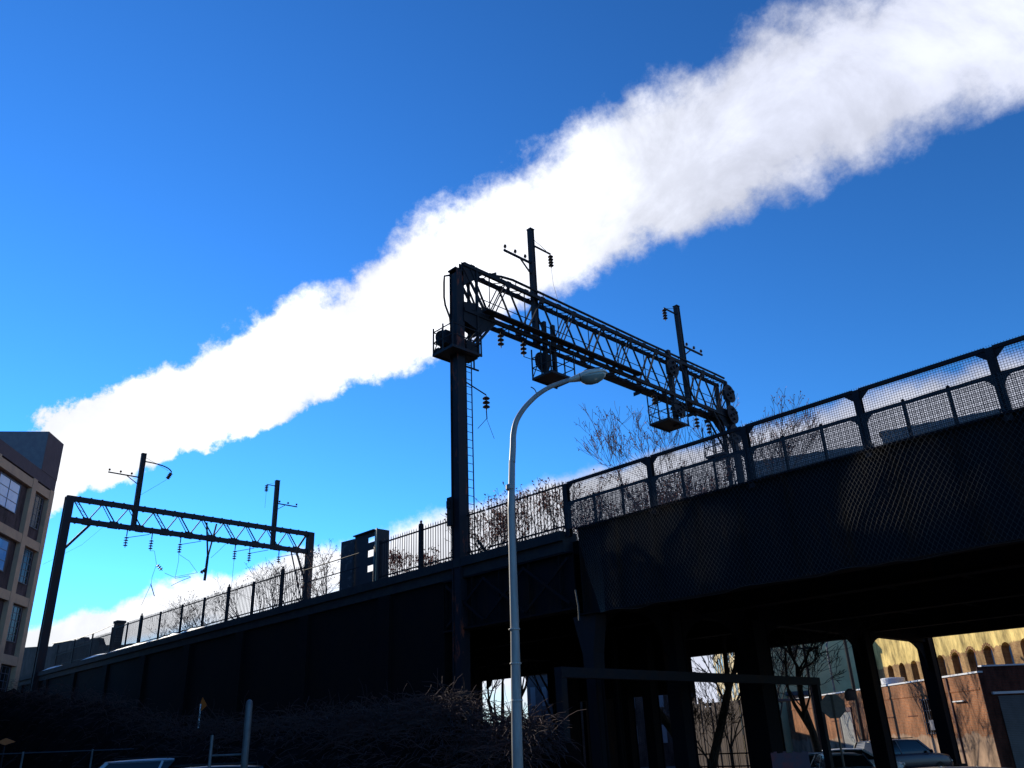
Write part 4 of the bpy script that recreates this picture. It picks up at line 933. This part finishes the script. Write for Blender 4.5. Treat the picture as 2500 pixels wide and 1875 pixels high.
for i in range(13000):
    pxx = rnd.uniform(-120, 1350) if i % 3 else rnd.uniform(880, 1350); q = onY(pxx, ptop(pxx), YBR); h = q.z; x = q.x
    fr_ = rnd.random() ** 0.6; y = 11.9 + 2.5 * fr_; z0_ = h * math.sin(fr_ * 1.5) * rnd.uniform(0.75, 0.98)
    p = V(x, y, z0_); d = V(rnd.uniform(-1, 1), rnd.uniform(-0.8, 0.3), rnd.uniform(0.1, 1)).normalized(); L_ = rnd.uniform(0.3, 1.0); pts = [p]
    for k in range(4): d = (d + V(rnd.uniform(-.3, .3), rnd.uniform(-.3, .3), -0.28)).normalized(); p = p + d * L_ / 4; pts.append(p.copy())
    br.tube(pts, rnd.uniform(0.004, 0.010), 3, False)
bo = br.build('bramble_thicket', vine); tag(bo, 'tangled red-brown bare brambles heaped against the foot of the viaduct', 'brambles', kind='stuff')
mo = mass.build('bramble_core', thicketm); tag(mo, 'dark lumpy body inside the brambles, added to block light from behind', 'undergrowth', kind='stuff')  # solid filler added so no light shows through the stems

# ------------------------------------------------------------------ warehouse under and beyond the viaduct
D1, D2 = azdir(-1.35), azdir(88.65); W0 = azdir(azof(2120, 1682)) * 66
wh = thing('brick_warehouse', 'low brick warehouse with stained render and roller doors, seen between the right-hand columns', 'building', (W0.x, W0.y, -0.3))
def wp(s, o, z): return W0 + D1 * s + D2 * o + Vector((0, 0, z))
def wslab(mb, s0, s1, o0, o1, z0, z1): return mb.obox(wp(s0, o0, z0), D1 * (s1 - s0), D2 * (o1 - o0), Vector((0, 0, z1 - z0)))
wslab(MB(), -14.45, 18.5, 0, 5.9, -0.6, 4.45).build('wall', wallR, wh)
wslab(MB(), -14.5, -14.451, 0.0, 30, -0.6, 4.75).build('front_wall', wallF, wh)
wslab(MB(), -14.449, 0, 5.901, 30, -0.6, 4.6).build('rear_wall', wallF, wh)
wslab(MB(), -14.55, 18.55, -0.06, 0.25, 4.451, 4.54).build('coping', white, wh)
wslab(MB(), -14.56, -14.2, 0.251, 30, 4.751, 4.83).build('coping', white, wh)
wslab(MB(), -14.3, 18.5, -0.03, -0.002, 3.62, 3.74).build('string_course', wallR, wh)
def rdoor(s0, s1, z1, m, o=-0.04, name='roller_door', front=False):
    b = MB(); z = -0.3
    while z < z1:
        if front: b.obox(wp(-14.54, s0, z), D2 * (s1 - s0), D1 * 0.035, (0, 0, 0.075))
        else: wslab(b, s0, s1, o, -0.003, z, z + 0.075)
        z += 0.085
    return b.build(name, m, wh)
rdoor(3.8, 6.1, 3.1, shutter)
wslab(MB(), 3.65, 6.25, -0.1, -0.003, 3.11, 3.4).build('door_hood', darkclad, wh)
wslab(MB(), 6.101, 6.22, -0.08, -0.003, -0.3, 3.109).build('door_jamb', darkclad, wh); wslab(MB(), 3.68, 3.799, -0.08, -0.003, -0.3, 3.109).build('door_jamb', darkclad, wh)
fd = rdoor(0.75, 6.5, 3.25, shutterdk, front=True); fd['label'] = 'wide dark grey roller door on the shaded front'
MB().obox(wp(-14.7, 0.45, 3.35), D2 * 6.5, D1 * 0.2, (0, 0, 0.12)).build('snowy_ledge', white, wh)
# scribbled tag on the wide shutter
b = MB(); sq = [(1.7, 1.55), (2.1, 1.6), (2.5, 1.52)], [(3.0, 1.5), (2.9, 1.1), (3.3, 0.9), (3.5, 1.3), (3.2, 1.5), (3.4, 0.85)], [(3.8, 1.4), (3.75, 0.8), (4.0, 1.2), (4.2, 0.85), (4.3, 1.45)], [(4.6, 1.0), (5.0, 1.5), (5.1, 0.9), (4.7, 1.2)]
for st_ in sq:
    for (a, za), (c, zc) in zip(st_[:-1], st_[1:]): b.bar(wp(-14.545, a, za), wp(-14.545, c, zc), 0.006, 0.05, tuple(D1.cross(Vector((0, 0, 1)))))
b.build('graffiti', ink, wh)
# barred window with an air conditioner, and a small sign above the wall lamp
wf = wslab(MB(), -9.9, -7.4, -0.02, -0.003, 1.5, 3.4).build('window', darkvoid, wh)
b = MB()
for k in range(9): s = -9.85 + k * 0.3; wslab(b, s, s + 0.04, -0.12, -0.08, 1.45, 3.45)
for z in (1.5, 2.1, 2.75, 3.38): wslab(b, -9.9, -7.35, -0.079, -0.045, z, z + 0.05)
b.build('bars', winframe, wf)
wslab(MB(), -9.8, -8.9, -0.5, -0.13, 1.7, 2.25).build('air_conditioner', greybld, wh)
b = MB()
for s in (-10.3, -11.1): wslab(b, s, s + 0.07, -0.08, -0.004, -0.3, 1.6 if s > -11 else 4.4)
b.build('conduits', darkclad, wh)
wslab(MB(), -0.35, -0.2, -0.06, -0.004, 1.3, 1.75).build('notice', white, wh)
wslab(MB(), -12.6, -11.4, -0.15, -0.004, 3.1, 3.16).build('wall_bracket', white, wh)
b = MB()
for k in range(7):
    s = -6.5 + k * 3.3; 
    if 3 < s < 6.5: continue
    wslab(b, s, s + 1.3, -0.02, -0.004, 2.5, 2.56)
b.build('blocked_window_sills', wallF, wh)

# yellow plastered ruin behind it
rn = thing('arched_ruin', 'yellow plastered brick wall with tall arched window holes, above the warehouse roof', 'building', (W0.x + 5, W0.y + 5, 4))
OO = 6.0; aw = 0.52; zs0, zspr, ztp = 3.0, 6.15, 9.6
cents = [9.3 - 2.1 * k for k in range(13)]
fa_ = MB()
def strip(s0, z0, s1, z1):           # wall column between two stations, from the given heights up to the top
    vs2 = [wp(s0, OO, z0), wp(s1, OO, z1), wp(s1, OO, ztp), wp(s0, OO, ztp), wp(s0, OO + .5, z0), wp(s1, OO + .5, z1), wp(s1, OO + .5, ztp), wp(s0, OO + .5, ztp)]
    fa_.add(vs2, [(0, 1, 2, 3), (4, 7, 6, 5), (0, 4, 5, 1), (3, 2, 6, 7)])
prev = 14.4
for c in cents:
    fa_.obox(wp(c + aw, OO, zs0), D1 * (prev - c - aw), D2 * 0.5, (0, 0, ztp - zs0)); n2 = 8
    for k in range(n2):
        a0, a1 = math.pi * k / n2, math.pi * (k + 1) / n2
        strip(c + aw * math.cos(a0), zspr + 0.42 * math.sin(a0), c + aw * math.cos(a1), zspr + 0.42 * math.sin(a1))
    prev = c - aw
fa_.obox(wp(-17.5, OO, zs0), D1 * (prev + 17.5), D2 * 0.5, (0, 0, ztp - zs0))
fa_.build('wall', ruinm, rn)
b = MB()
for c in cents: b.obox(wp(c - aw - .2, OO + 0.75, zs0), D1 * (aw * 2 + .4), D2 * 0.1, (0, 0, 4))
b.build('shade_backing', darkvoid, rn)  # dark sheets stand in for the shade inside the arched holes
for c in cents[5:8]:
    b = MB()
    for k in range(9):
        a = math.pi * (k + 0.5) / 9; e = wp(c + (aw + .1) * math.cos(a), OO - 0.02, zspr + (0.42 + .1) * math.sin(a)); b.obox(e - D1 * 0.06 - Vector((0, 0, 0.09)), D1 * 0.12, D2 * 0.04, (0, 0, 0.18))
    b.build('brick_arch', wallR, rn)
b = MB(); b.tube([wp(1.9, OO - 0.08, 4.0), wp(1.9, OO - 0.08, 9.0)], 0.09, 8); b.build('downpipe', white, rn)
b = MB(); b.obox(wp(14.0, OO - .15, 3.0), D1 * 0.7, D2 * 0.14, (0, 0, 6.4)); b.build('buttress', wallR, rn)
pw_ = wp(3.9, 3.6, 4.5); tk = thing('roof_tank', 'short white tank on the warehouse roof before the arched ruin', 'tank', tuple(pw_))
MB().lathe([(0.85, 0), (0.85, 0.75), (0.8, 0.8), (0.0, 0.85)], pw_, n=24).build('drum', white, tk); MB().lathe([(0.87, 0.3), (0.87, 0.36)], pw_, n=24).build('hoop', galv, tk)

# ------------------------------------------------------------------ distant buildings
def far_block(name, lab, a0, a1, d, ztop, m, depth=14, d2=None, floors=3, cols_=4, roof=None, zb=-0.4, wm=None, cat='building'):
    pa, pb_ = azdir(a0) * d, azdir(a1) * (d2 or d); uu = (pb_ - pa); Ln = uu.length; uu.normalize(); nn = Vector((-uu.y, uu.x, 0))
    if nn.dot(pa) < 0: nn = -nn
    t = thing(name, lab, cat, (pa.x, pa.y, 0)); z0 = Vector((0, 0, zb))
    MB().obox(pa + z0, uu * Ln, nn * depth, (0, 0, ztop - zb)).build('wall', m, t)
    if roof == 'gable':
        zt_ = Vector((0, 0, ztop)); rh = Vector((0, 0, Ln * 0.12))
        p = [pa - uu * .3 + zt_, pb_ + uu * .3 + zt_, pb_ + uu * .3 + nn * depth + zt_, pa - uu * .3 + nn * depth + zt_, pa + uu * Ln * 0.25 + nn * depth / 2 + zt_ + rh, pa + uu * Ln * 0.75 + nn * depth / 2 + zt_ + rh]
        MB().add(p, [(0, 1, 5, 4), (1, 2, 5), (2, 3, 4, 5), (3, 0, 4), (3, 2, 1, 0)]).build('roof', roofm, t)
    else: MB().obox(pa - uu * .2 - nn * .2 + Vector((0, 0, ztop)), uu * (Ln + .4), nn * (depth + .4), (0, 0, 0.35)).build('roof', roofm, t)
    fh = (ztop - 1.0) / floors
    for i in range(floors):
        for k in range(cols_):
            s = Ln * (k + 0.5) / cols_; ww = Ln / cols_ * 0.42; z = 0.9 + fh * i + fh * 0.2
            f = MB().obox(pa + uu * (s - ww / 2) - nn * 0.05 + Vector((0, 0, z)), uu * ww, nn * 0.045, (0, 0, fh * 0.5)).build('window', wm or glassdark, t)
    return t
far_block('distant_building', 'grey rendered block behind the branches of the spreading tree, leftmost behind the columns', azof(1905, 1600), azof(2022, 1600), 135, 12.4, greybld, floors=3, cols_=5)
far_block('distant_building', 'low dark-roofed grey building right of the grey rendered block', azof(2030, 1650), azof(2135, 1650), 150, 9.7, greybld, floors=2, cols_=6, roof=None)
far_block('distant_building', 'small pink brick house just above the warehouse wall', azof(1992, 1670), azof(2032, 1670), 88, 5.9, pinkbld, floors=2, cols_=3)
far_block('distant_building', 'low pink brick building directly above the stop sign', azof(1925, 1700), azof(1975, 1700), 84, 4.9, pinkbld, floors=1, cols_=5)
far_block('distant_building', 'dark grey building filling the right half of the left gap', azof(1287, 1700), azof(1372, 1700), 80, 7.6, roofm, floors=2, cols_=3, wm=greybld)
far_block('distant_building', 'sunlit pale yellow building seen through the forked tree', azof(1742, 1620), azof(1825, 1620), 150, 13.5, yellowbld, floors=3, cols_=9, d2=84)
far_block('distant_building', 'pale hip-roofed building behind the mesh fence, third bay', azof(1835, 1110), azof(2125, 1060), 130, atd(1900, 1118, 130).z, palebld, floors=5, cols_=6, roof='gable', cat='building')
far_block('distant_building', 'low-pitched grey building behind the mesh fence, at the right', azof(2150, 1060), azof(2440, 1000), 136, atd(2300, 1026, 136).z, palebld, floors=5, cols_=6, roof='gable')

far_block('distant_building', 'long brown building glimpsed through the slits between the middle columns', azof(1385, 1700), azof(1700, 1700), 75, 6.5, brickruin, floors=2, cols_=9, wm=greybld)
# plank shed and rail fence through the middle gap
q0, q1 = azdir(azof(1690, 1800)) * 56, azdir(azof(1830, 1800)) * 52; uu = (q1 - q0)
ps_ = thing('plank_shed', 'weathered plank shed seen through the middle gap behind the forked tree', 'shed', (q0.x, q0.y, -0.3))
b = MB(); n = 38; un = uu.normalized(); nn = Vector((-un.y, un.x, 0))
for k in range(n): b.obox(q0 + un * (uu.length * k / n) + Vector((0, 0, -0.4)) + nn * random.uniform(0, 0.05), un * (uu.length / n * 0.9), nn * 0.05, (0, 0, 4.2 + random.uniform(-.35, .3)))
b.build('wall', wood, ps_); MB().obox(q0 + nn * .2 + Vector((0, 0, 3.6)), uu, nn * 4, (0, 0, 0.12)).build('roof', roofm, ps_)
rf = thing('rail_fence', 'two-rail dark pipe fence in front of the plank shed', 'fence', tuple(q0 * 0.8))
for z in (1.1, 0.55): MB().tube([q0 * 0.8 + V(0, 0, z), q1 * 0.84 + V(0, 0, z)], 0.035, 6).build('rail', steel, rf)
for k in range(4): p = (q0 * 0.8).lerp(q1 * 0.84, k / 3); MB().tube([p + V(0, 0, -.3), p + V(0, 0, 1.2)], 0.04, 6).build('post', steel, rf)
# painted block wall by the road
q0, q1 = azdir(azof(1880, 1830)) * 30, azdir(azof(1972, 1830)) * 30
b = MB(); uu = q1 - q0; nn = Vector((-uu.y, uu.x, 0)).normalized()
n = 12; topl = [1.36 + 0.03 * math.sin(k * 2) for k in range(n + 1)]
for k in range(n): b.obox(q0 + uu * k / n + Vector((0, 0, -0.4)), uu / n * 0.995, nn * 0.3, (0, 0, 0.4 + topl[k]))
tag(b.build('block_wall', mural), 'low block wall with blotchy purple and red paint, left of the parked cars', 'wall')

gtree(1790, 1850, 47, 'small bare tree against the plank shed, right of the forked tree', 41, 6.0, 0.09, depth=6, spread=0.8, up=0.2, minr=0.010)
gtree(1735, 1850, 41, 'low brushy bare tree at the left side of the middle gap', 42, 4.5, 0.07, depth=6, spread=0.9, up=0.1, minr=0.009)
# utility poles and the distant lamp
def upole(pxx, d, h, lab, r=0.14, seg=0.0):
    q = azdir(azof(pxx, 1750)) * d; t = thing('utility_pole', lab, 'utility pole', (q.x, q.y, -0.3))
    MB().tube([q + V(0, 0, -0.3), q + V(seg, 0, h)], [r, r * 0.7], 8).build('pole', bark, t)
    MB().bar(q + V(seg, 0, h - 0.5) + D2 * -1.0, q + V(seg, 0, h - 0.5) + D2 * 1.0, 0.12).build('cross_arm', bark, t)
upole(1991, 62, 7.6, 'wooden utility pole above the warehouse wall beside the pink house'); upole(1273, 60, 9, 'thin utility pole in the left gap under the viaduct, right of the street lamp'); upole(2098, 64, 10.5, 'utility pole at the left end of the arched ruin')
q = azdir(azof(2040, 1700)) * 72; t = thing('street_lamp', 'small distant curved-arm street lamp above the warehouse wall', 'street lamp', (q.x, q.y, -0.3))
MB().tube(smooth_path([q + V(0, 0, -0.3), q + V(0, 0, 5), q + V(0, 0, 7.6), q + D2 * 0.2 + V(0, 0, 8.4), q + D2 * 0.9 + V(0, 0, 8.9)]), 0.08, 8).build('pole', galv, t)
MB().obox(q + D2 * 0.9 + V(0, 0, 8.82), D2 * 0.7, D1 * 0.25, (0, 0, 0.14)).build('lamp_head', lamphead, t)

# stop sign, seen from behind
q = azdir(azof(2036, 1735)) * 31; q.z = 0; qb = V(q.x, q.y, gz(q.x, q.y))
ss = thing('stop_sign', 'back of an octagonal stop sign on a thin post, between the right-hand columns', 'sign', tuple(qb))
un = azdir(azof(2036, 1735) + 90); f_ = azdir(azof(2036, 1735))
ctr = q + V(0, 0, 2.68)
MB().prism([ctr + un * 0.40 * math.cos(math.pi / 8 + k * math.pi / 4) + V(0, 0, 0.40) * math.sin(math.pi / 8 + k * math.pi / 4) for k in range(8)], f_ * 0.012).build('plate', signback, ss)
MB().bar(qb, q + V(0, 0, 3.05) - f_ * 0.03, 0.05).build('post', signback, ss)
MB().lathe([(0.16, 0), (0.2, 0.1), (0.17, 0.3), (0.05, 0.38)], q * 1.03 + un * 0.62 + V(0, 0, 2.85), n=14).build('lamp_globe', darkclad, ss)

# small orange sign on a thin pole, left
q = azdir(azof(487, 1750)) * 36; t = thing('warning_sign', 'small orange sign on a thin white pole, left of the brambles', 'sign', (q.x, q.y, 0))
un = azdir(azof(487, 1750) + 60); MB().tube([q + V(0, 0, 0), q + V(0, 0, 3.8)], 0.03, 6).build('pole', white, t)
c = q + V(0, 0, 3.75) + un * 0.05; MB().prism([c + un * 0.22, c + V(0, 0, 0.3), c - un * 0.1, c - V(0, 0, 0.2)], azdir(-10) * 0.02).build('plate', orange, t)
MB().obox(q + un * 0.15 + V(0, 0, 1.75), un * 0.45, azdir(-10) * 0.05, (0, 0, 0.42)).build('small_plate', white, t)
q = azdir(azof(22, 1765)) * 40; t = thing('warning_sign', 'orange sign at the left edge below the apartment building', 'sign', (q.x, q.y, 0))
MB().tube([q, q + V(0, 0, 2.6)], 0.03, 6).build('pole', steel, t); un = azdir(60); c = q + V(0, 0, 2.75); MB().prism([c + un * 0.35, c + V(0, 0, 0.14), c - un * 0.3, c - V(0, 0, 0.12)], azdir(-20) * 0.02).build('plate', orange, t)

# ------------------------------------------------------------------ lot fence and posts, lower left
lf = thing('chain_link_fence', 'dim chain-link fence along the parking lot behind the parked van', 'fence', tuple(azdir(-20) * 36))
fp = [azdir(a) * (36 / math.cos(R(a + 16))) for a in (-40, -36.5, -33, -29.5, -26, -22.5, -19, -15.5, -12)]
fp = [V(p.x, p.y, 0) for p in fp]
for p in fp: MB().tube([p, p + V(0, 0, 2.35)], 0.035, 6).build('post', galv, lf)
for a, c in zip(fp[:-1], fp[1:]):
    MB().tube([a + V(0, 0, 2.3), c + V(0, 0, 2.3)], 0.02, 5).build('top_rail', wiredark, lf)
    b = MB(); Ln = (c - a).length; n = int(Ln / 0.16)
    for k in range(n):
        f = k / n; p = a.lerp(c, f)
        for s in (-1, 1):
            e = f + s * 2.2 / Ln
            if 0 <= e <= 1: b.bar(p + V(0, 0, 0.05), a.lerp(c, e) + V(0, 0, 2.25), 0.006)
    b.build('mesh', wiredark, lf)
q = azdir(azof(602, 1800)) * 17; t = thing('bollard_post', 'thick pale grey round-topped post in the parking lot, right of the parked cars', 'post', (q.x, q.y, 0))
MB().lathe([(0.062, 0), (0.062, 2.82), (0.055, 2.87), (0.03, 2.9), (0.0, 2.91)], (q.x, q.y, 0), n=16).build('shaft', galv, t, True); MB().lathe([(0.12, 0), (0.12, 0.05), (0.07, 0.12)], (q.x, q.y, 0), n=16).build('base', galv, t)
q = azdir(azof(514, 1840)) * 17; t = thing('fence_post', 'thin galvanised post left of the thick round-topped post', 'post', (q.x, q.y, 0))
MB().tube([q, q + V(0, 0, 2.32)], 0.028, 8).build('shaft', galv, t); MB().tube([q + V(0, 0, 1.98), azdir(azof(602, 1800)) * 17.1 + V(0, 0, 1.98)], 0.018, 6).build('rail', galv, t)
# pale ragged canopy scrap and bins
q = azdir(azof(310, 1795)) * 42
b = MB(); pts = [(258, 1800), (272, 1792), (310, 1790), (325, 1778), (353, 1776), (353, 1804), (300, 1803)]
pz = [azdir(azof(a, c)) * 42 for a, c in pts]
cs = thing('torn_awning', 'torn pale awning on poles at the foot of the viaduct, above the parked van', 'awning', (pz[3].x, pz[3].y, 0))
b.prism([atd(a, c, 42) for a, c in pts], azdir(-20) * 0.04); b.build('canvas', mat('faded_canvas', (0.30, 0.25, 0.26), 0.9, 0, (0.2, 0.17, 0.18), 3, 0.3), cs)
for a in (262, 350): p = atd(a, 1802, 42.1); MB().tube([V(p.x, p.y, 0), p], 0.04, 6).build('pole', bark, cs)

# ------------------------------------------------------------------ cars
def make_car(name, label, kind, paintm, group='parked cars'):
    """local frame: x forward, y left, z up, origin on the ground at the middle"""
    t = thing(name, label, 'car', (0, 0, 0), group, local=True)
    if kind == 'sedan': L_, W_, H, belt, hoodz, xs_ = 4.5, 1.78, 1.42, 0.92, 0.86, (-1.75, -1.15, 0.45, 1.15)
    elif kind == 'suv': L_, W_, H, belt, hoodz, xs_ = 4.7, 1.88, 1.72, 1.08, 1.05, (-2.15, -1.85, 0.55, 1.2)
    else: L_, W_, H, belt, hoodz, xs_ = 5.0, 1.95, 1.95, 1.12, 1.08, (-2.38, -2.2, 0.95, 1.75)
    h2 = L_ / 2; hw_ = W_ / 2; n = 28; rows = []
    def lower(x):
        e = abs(x) / h2; wv = hw_ * (1 - 0.16 * max(0, (e - 0.72) / 0.28) ** 2)
        if x > xs_[3]: zt2 = hoodz - 0.16 * ((x - xs_[3]) / (h2 - xs_[3])) ** 2
        elif x < xs_[0]: zt2 = belt + 0.04 - 0.08 * ((xs_[0] - x) / max(0.05, h2 + xs_[0])) ** 2
        else: zt2 = belt
        if e > 0.985: zt2 -= 0.22
        return wv, zt2
    for i in range(n + 1):
        x = -h2 + L_ * i / n; wv, z2 = lower(x); zb2 = 0.24 + (0.10 if abs(x) > h2 * 0.93 else 0)
        half = [(0, zb2), (wv * 0.86, zb2), (wv * 0.97, zb2 + 0.12), (wv, 0.55), (wv * 0.985, z2 - 0.12), (wv * 0.93, z2 - 0.02), (wv * 0.7, z2 + 0.0), (0, z2 + 0.02)]
        rows.append([(x, y, z) for y, z in half] + [(x, -y, z) for y, z in half[-2:0:-1]])
    k_ = len(rows[0]); b = MB(); b.add([p for r_ in rows for p in r_], [(i * k_ + j, i * k_ + (j + 1) % k_, (i + 1) * k_ + (j + 1) % k_, (i + 1) * k_ + j) for i in range(n) for j in range(k_)] + [tuple(range(k_)), tuple(n * k_ + j for j in range(k_ - 1, -1, -1))])
    body = b.build('body', paintm, t, True)
    # greenhouse
    def cabin(ins, ztop, z0, name, m, par, grow_=0.0):
        a, b1, c, d = xs_; wt = hw_ * 0.78 - ins; wb = hw_ * 0.93 - ins
        ring0 = [(a, wb), (d, wb), (d, -wb), (a, -wb)]; ring1 = [(b1, wt), (c, wt), (c, -wt), (b1, -wt)]
        nb_ = 6; rws = []
        for i in range(nb_ + 1):
            f = i / nb_; rr = [(x0 + (x1 - x0) * f, y0 + (y1 - y0) * (f ** 1.3), z0 + (ztop - z0) * f) for (x0, y0), (x1, y1) in zip(ring0, ring1)]
            # bow the ends so the screens are curved in plan
            (x1_, y1_, z1_), (x2_, y2_, z2_), (x3_, y3_, z3_), (x4_, y4_, z4_) = rr
            rws.append([(x1_, y1_, z1_), ((x1_ + x2_) / 2, y1_ * 1.02, z1_), (x2_, y2_, z2_), (x2_ + 0.12, y2_ * 0.5, z2_), (x2_ + 0.15, 0, z2_), (x2_ + 0.12, -y2_ * 0.5, z2_), (x3_, y3_, z3_), ((x3_ + x4_) / 2, y3_ * 1.02, z3_), (x4_, y4_, z4_), (x4_ - 0.06, 0, z4_)])
        kk = 10; q_ = MB().add([p for r_ in rws for p in r_], [(i * kk + j, i * kk + (j + 1) % kk, (i + 1) * kk + (j + 1) % kk, (i + 1) * kk + j) for i in range(nb_) for j in range(kk)] + [tuple(nb_ * kk + j for j in range(kk))])
        return q_.build(name, m, par, False), ring0, ring1, wb, wt
    cg, r0, r1, wb, wt = cabin(0.03, H - 0.07, belt - 0.02, 'windows', glassdark, t)
    a, b1, c, d = xs_
    rb = MB(); nx_ = 8; rws = []
    for i in range(nx_ + 1):
        f = i / nx_; x = b1 - 0.06 + (c - b1 + 0.16) * f; z = H - 0.05 + 0.05 * math.sin(math.pi * f); 
        rws.append([(x, -wt - 0.03, H - 0.10), (x, -wt * 0.8, z - 0.015), (x, 0, z), (x, wt * 0.8, z - 0.015), (x, wt + 0.03, H - 0.10)])
    rb.add([p for r_ in rws for p in r_], [(i * 5 + j, i * 5 + j + 1, (i + 1) * 5 + j + 1, (i + 1) * 5 + j) for i in range(nx_) for j in range(4)] + [tuple(range(5)), tuple(nx_ * 5 + j for j in range(5))] + [(i * 5, (i + 1) * 5, (i + 1) * 5 + 4, i * 5 + 4) for i in range(nx_)])
    rb.build('roof', paintm, t, True)
    for s in (-1, 1):
        for (x0, x1) in ((a, b1), (d, c), ((a + d) / 2 - 0.15, (b1 + c) / 2 - 0.1), (a + (d - a) * 0.24, b1 + (c - b1) * 0.22)):
            if kind == 'sedan' and x0 == a + (d - a) * 0.24: continue
            pb_ = MB(); pb_.bar((x0, s * (wb + 0.02), belt - 0.03), (x1, s * (wt + 0.02), H - 0.08), 0.10 if x0 in (a, d) else 0.07, 0.04, (0, s, 0.3)); pb_.build('pillar', paintm, t)
    for s in (-1, 1):
        MB().add(*_ell((0.95, s * (hw_ + 0.10), belt + 0.06), (0.07, 0.11, 0.08))).build('mirror', paintm, t, True)
        for x in (L_ * 0.30, -L_ * 0.30):
            ty = MB().lathe([(0.20, -0.1), (0.31, -0.1), (0.335, -0.07), (0.335, 0.07), (0.31, 0.1), (0.20, 0.1)], (x, s * (hw_ - 0.09), 0.335), (0, 1, 0), 22).build('wheel', tyre, t, True)
            MB().lathe([(0.03, 0.11), (0.19, 0.09), (0.205, 0.105), (0.205, 0.06)], (x, s * (hw_ - 0.09), 0.335), (0, s, 0), 18).build('rim', rimm, ty)
        MB().add(*_ell((h2 - 0.10, s * hw_ * 0.70, 0.66), (0.12, 0.2, 0.09))).build('headlight', clearlens, t, True)
        MB().add(*_ell((-h2 + 0.07, s * hw_ * 0.80, 0.80), (0.09, 0.13, 0.13))).build('tail_light', redlens, t, True)
    MB().box((h2 - 0.1, -0.5, 0.36), (h2 - 0.005, 0.5, 0.5)).build('grille', tyre, t)
    if kind != 'sedan':
        for s in (-1, 1): MB().bar((b1 + 0.2, s * wt * 0.92, H + 0.03), (c - 0.2, s * wt * 0.92, H + 0.03), 0.035).build('roof_rail', steel, t)
    return t
def _ell(c, r, nu=10, nv=7):
    vs_ = []; fs_ = []
    for j in range(nv + 1):
        ph = math.pi * j / nv
        for i in range(nu): th = 2 * math.pi * i / nu; vs_.append((c[0] + r[0] * math.sin(ph) * math.cos(th), c[1] + r[1] * math.sin(ph) * math.sin(th), c[2] + r[2] * math.cos(ph)))
    for j in range(nv):
        for i in range(nu): fs_.append((j * nu + i, j * nu + (i + 1) % nu, (j + 1) * nu + (i + 1) % nu, (j + 1) * nu + i))
    return vs_, fs_
def park(c, pxx, d, az, z=None):
    q = azdir(azof(pxx, 1830)) * d; c.location = (q.x, q.y, gz(q.x, q.y) if z is None else z); f = azdir(az); c.rotation_euler = (0, 0, math.atan2(f.y, f.x))
park(make_car('parked_van', 'silver minivan parked at the bottom left, its roof and windows just in view', 'van', ppaint['silver']), 345, 33, -112)
park(make_car('parked_car', 'black estate car with a silver-edged roof, overlapping the silver minivan', 'suv', ppaint['black']), 470, 26, -105)
park(make_car('parked_car', 'dark blue off-roader parked by the warehouse behind the widest right-hand column', 'suv', ppaint['navy']), 2196, 48, 72)
park(make_car('parked_car', 'teal saloon parked left of the stop sign post', 'sedan', ppaint['teal']), 1985, 40, 60)
park(make_car('parked_car', 'pale grey saloon parked right behind the stop sign post', 'sedan', ppaint['grey']), 2040, 37, 5)
park(make_car('parked_car', 'white saloon parked just left of the dark blue off-roader', 'sedan', ppaint['white']), 2072, 46, 95)
park(make_car('parked_car', 'black saloon roof at the bottom edge, below the painted block wall', 'sedan', ppaint['black']), 1950, 14.5, 80)
park(make_car('parked_car', 'black saloon roof at the bottom edge, centred under the dark blue off-roader', 'sedan', ppaint['black']), 2170, 13.6, 75)
park(make_car('parked_car', 'dark grey saloon roof at the bottom right, by the snow heap', 'sedan', ppaint['grey']), 2365, 15, 85)
# snow heap by the kerb
q = azdir(azof(2500, 1860)) * 16.5; b = MB(); vs_ = []; nr, ns = 8, 22
for j in range(nr + 1):
    for i in range(ns):
        a = 2 * math.pi * i / ns; rr = 1.9 * j / nr; hh = 1.3 * (1 - (j / nr) ** 2) * (0.8 + 0.4 * noise.noise((math.cos(a) * j * .5, math.sin(a) * j * .5, 2))); vs_.append((q.x + rr * math.cos(a) * (1 + .2 * math.sin(3 * a)), q.y + rr * math.sin(a), gz(q.x, q.y) + hh - 0.02))
b.add(vs_, [(j * ns + i, j * ns + (i + 1) % ns, (j + 1) * ns + (i + 1) % ns, (j + 1) * ns + i) for j in range(nr) for i in range(ns)]); tag(b.build('snow_heap', snow, None, True), 'heap of ploughed snow at the bottom right corner', 'snow heap')
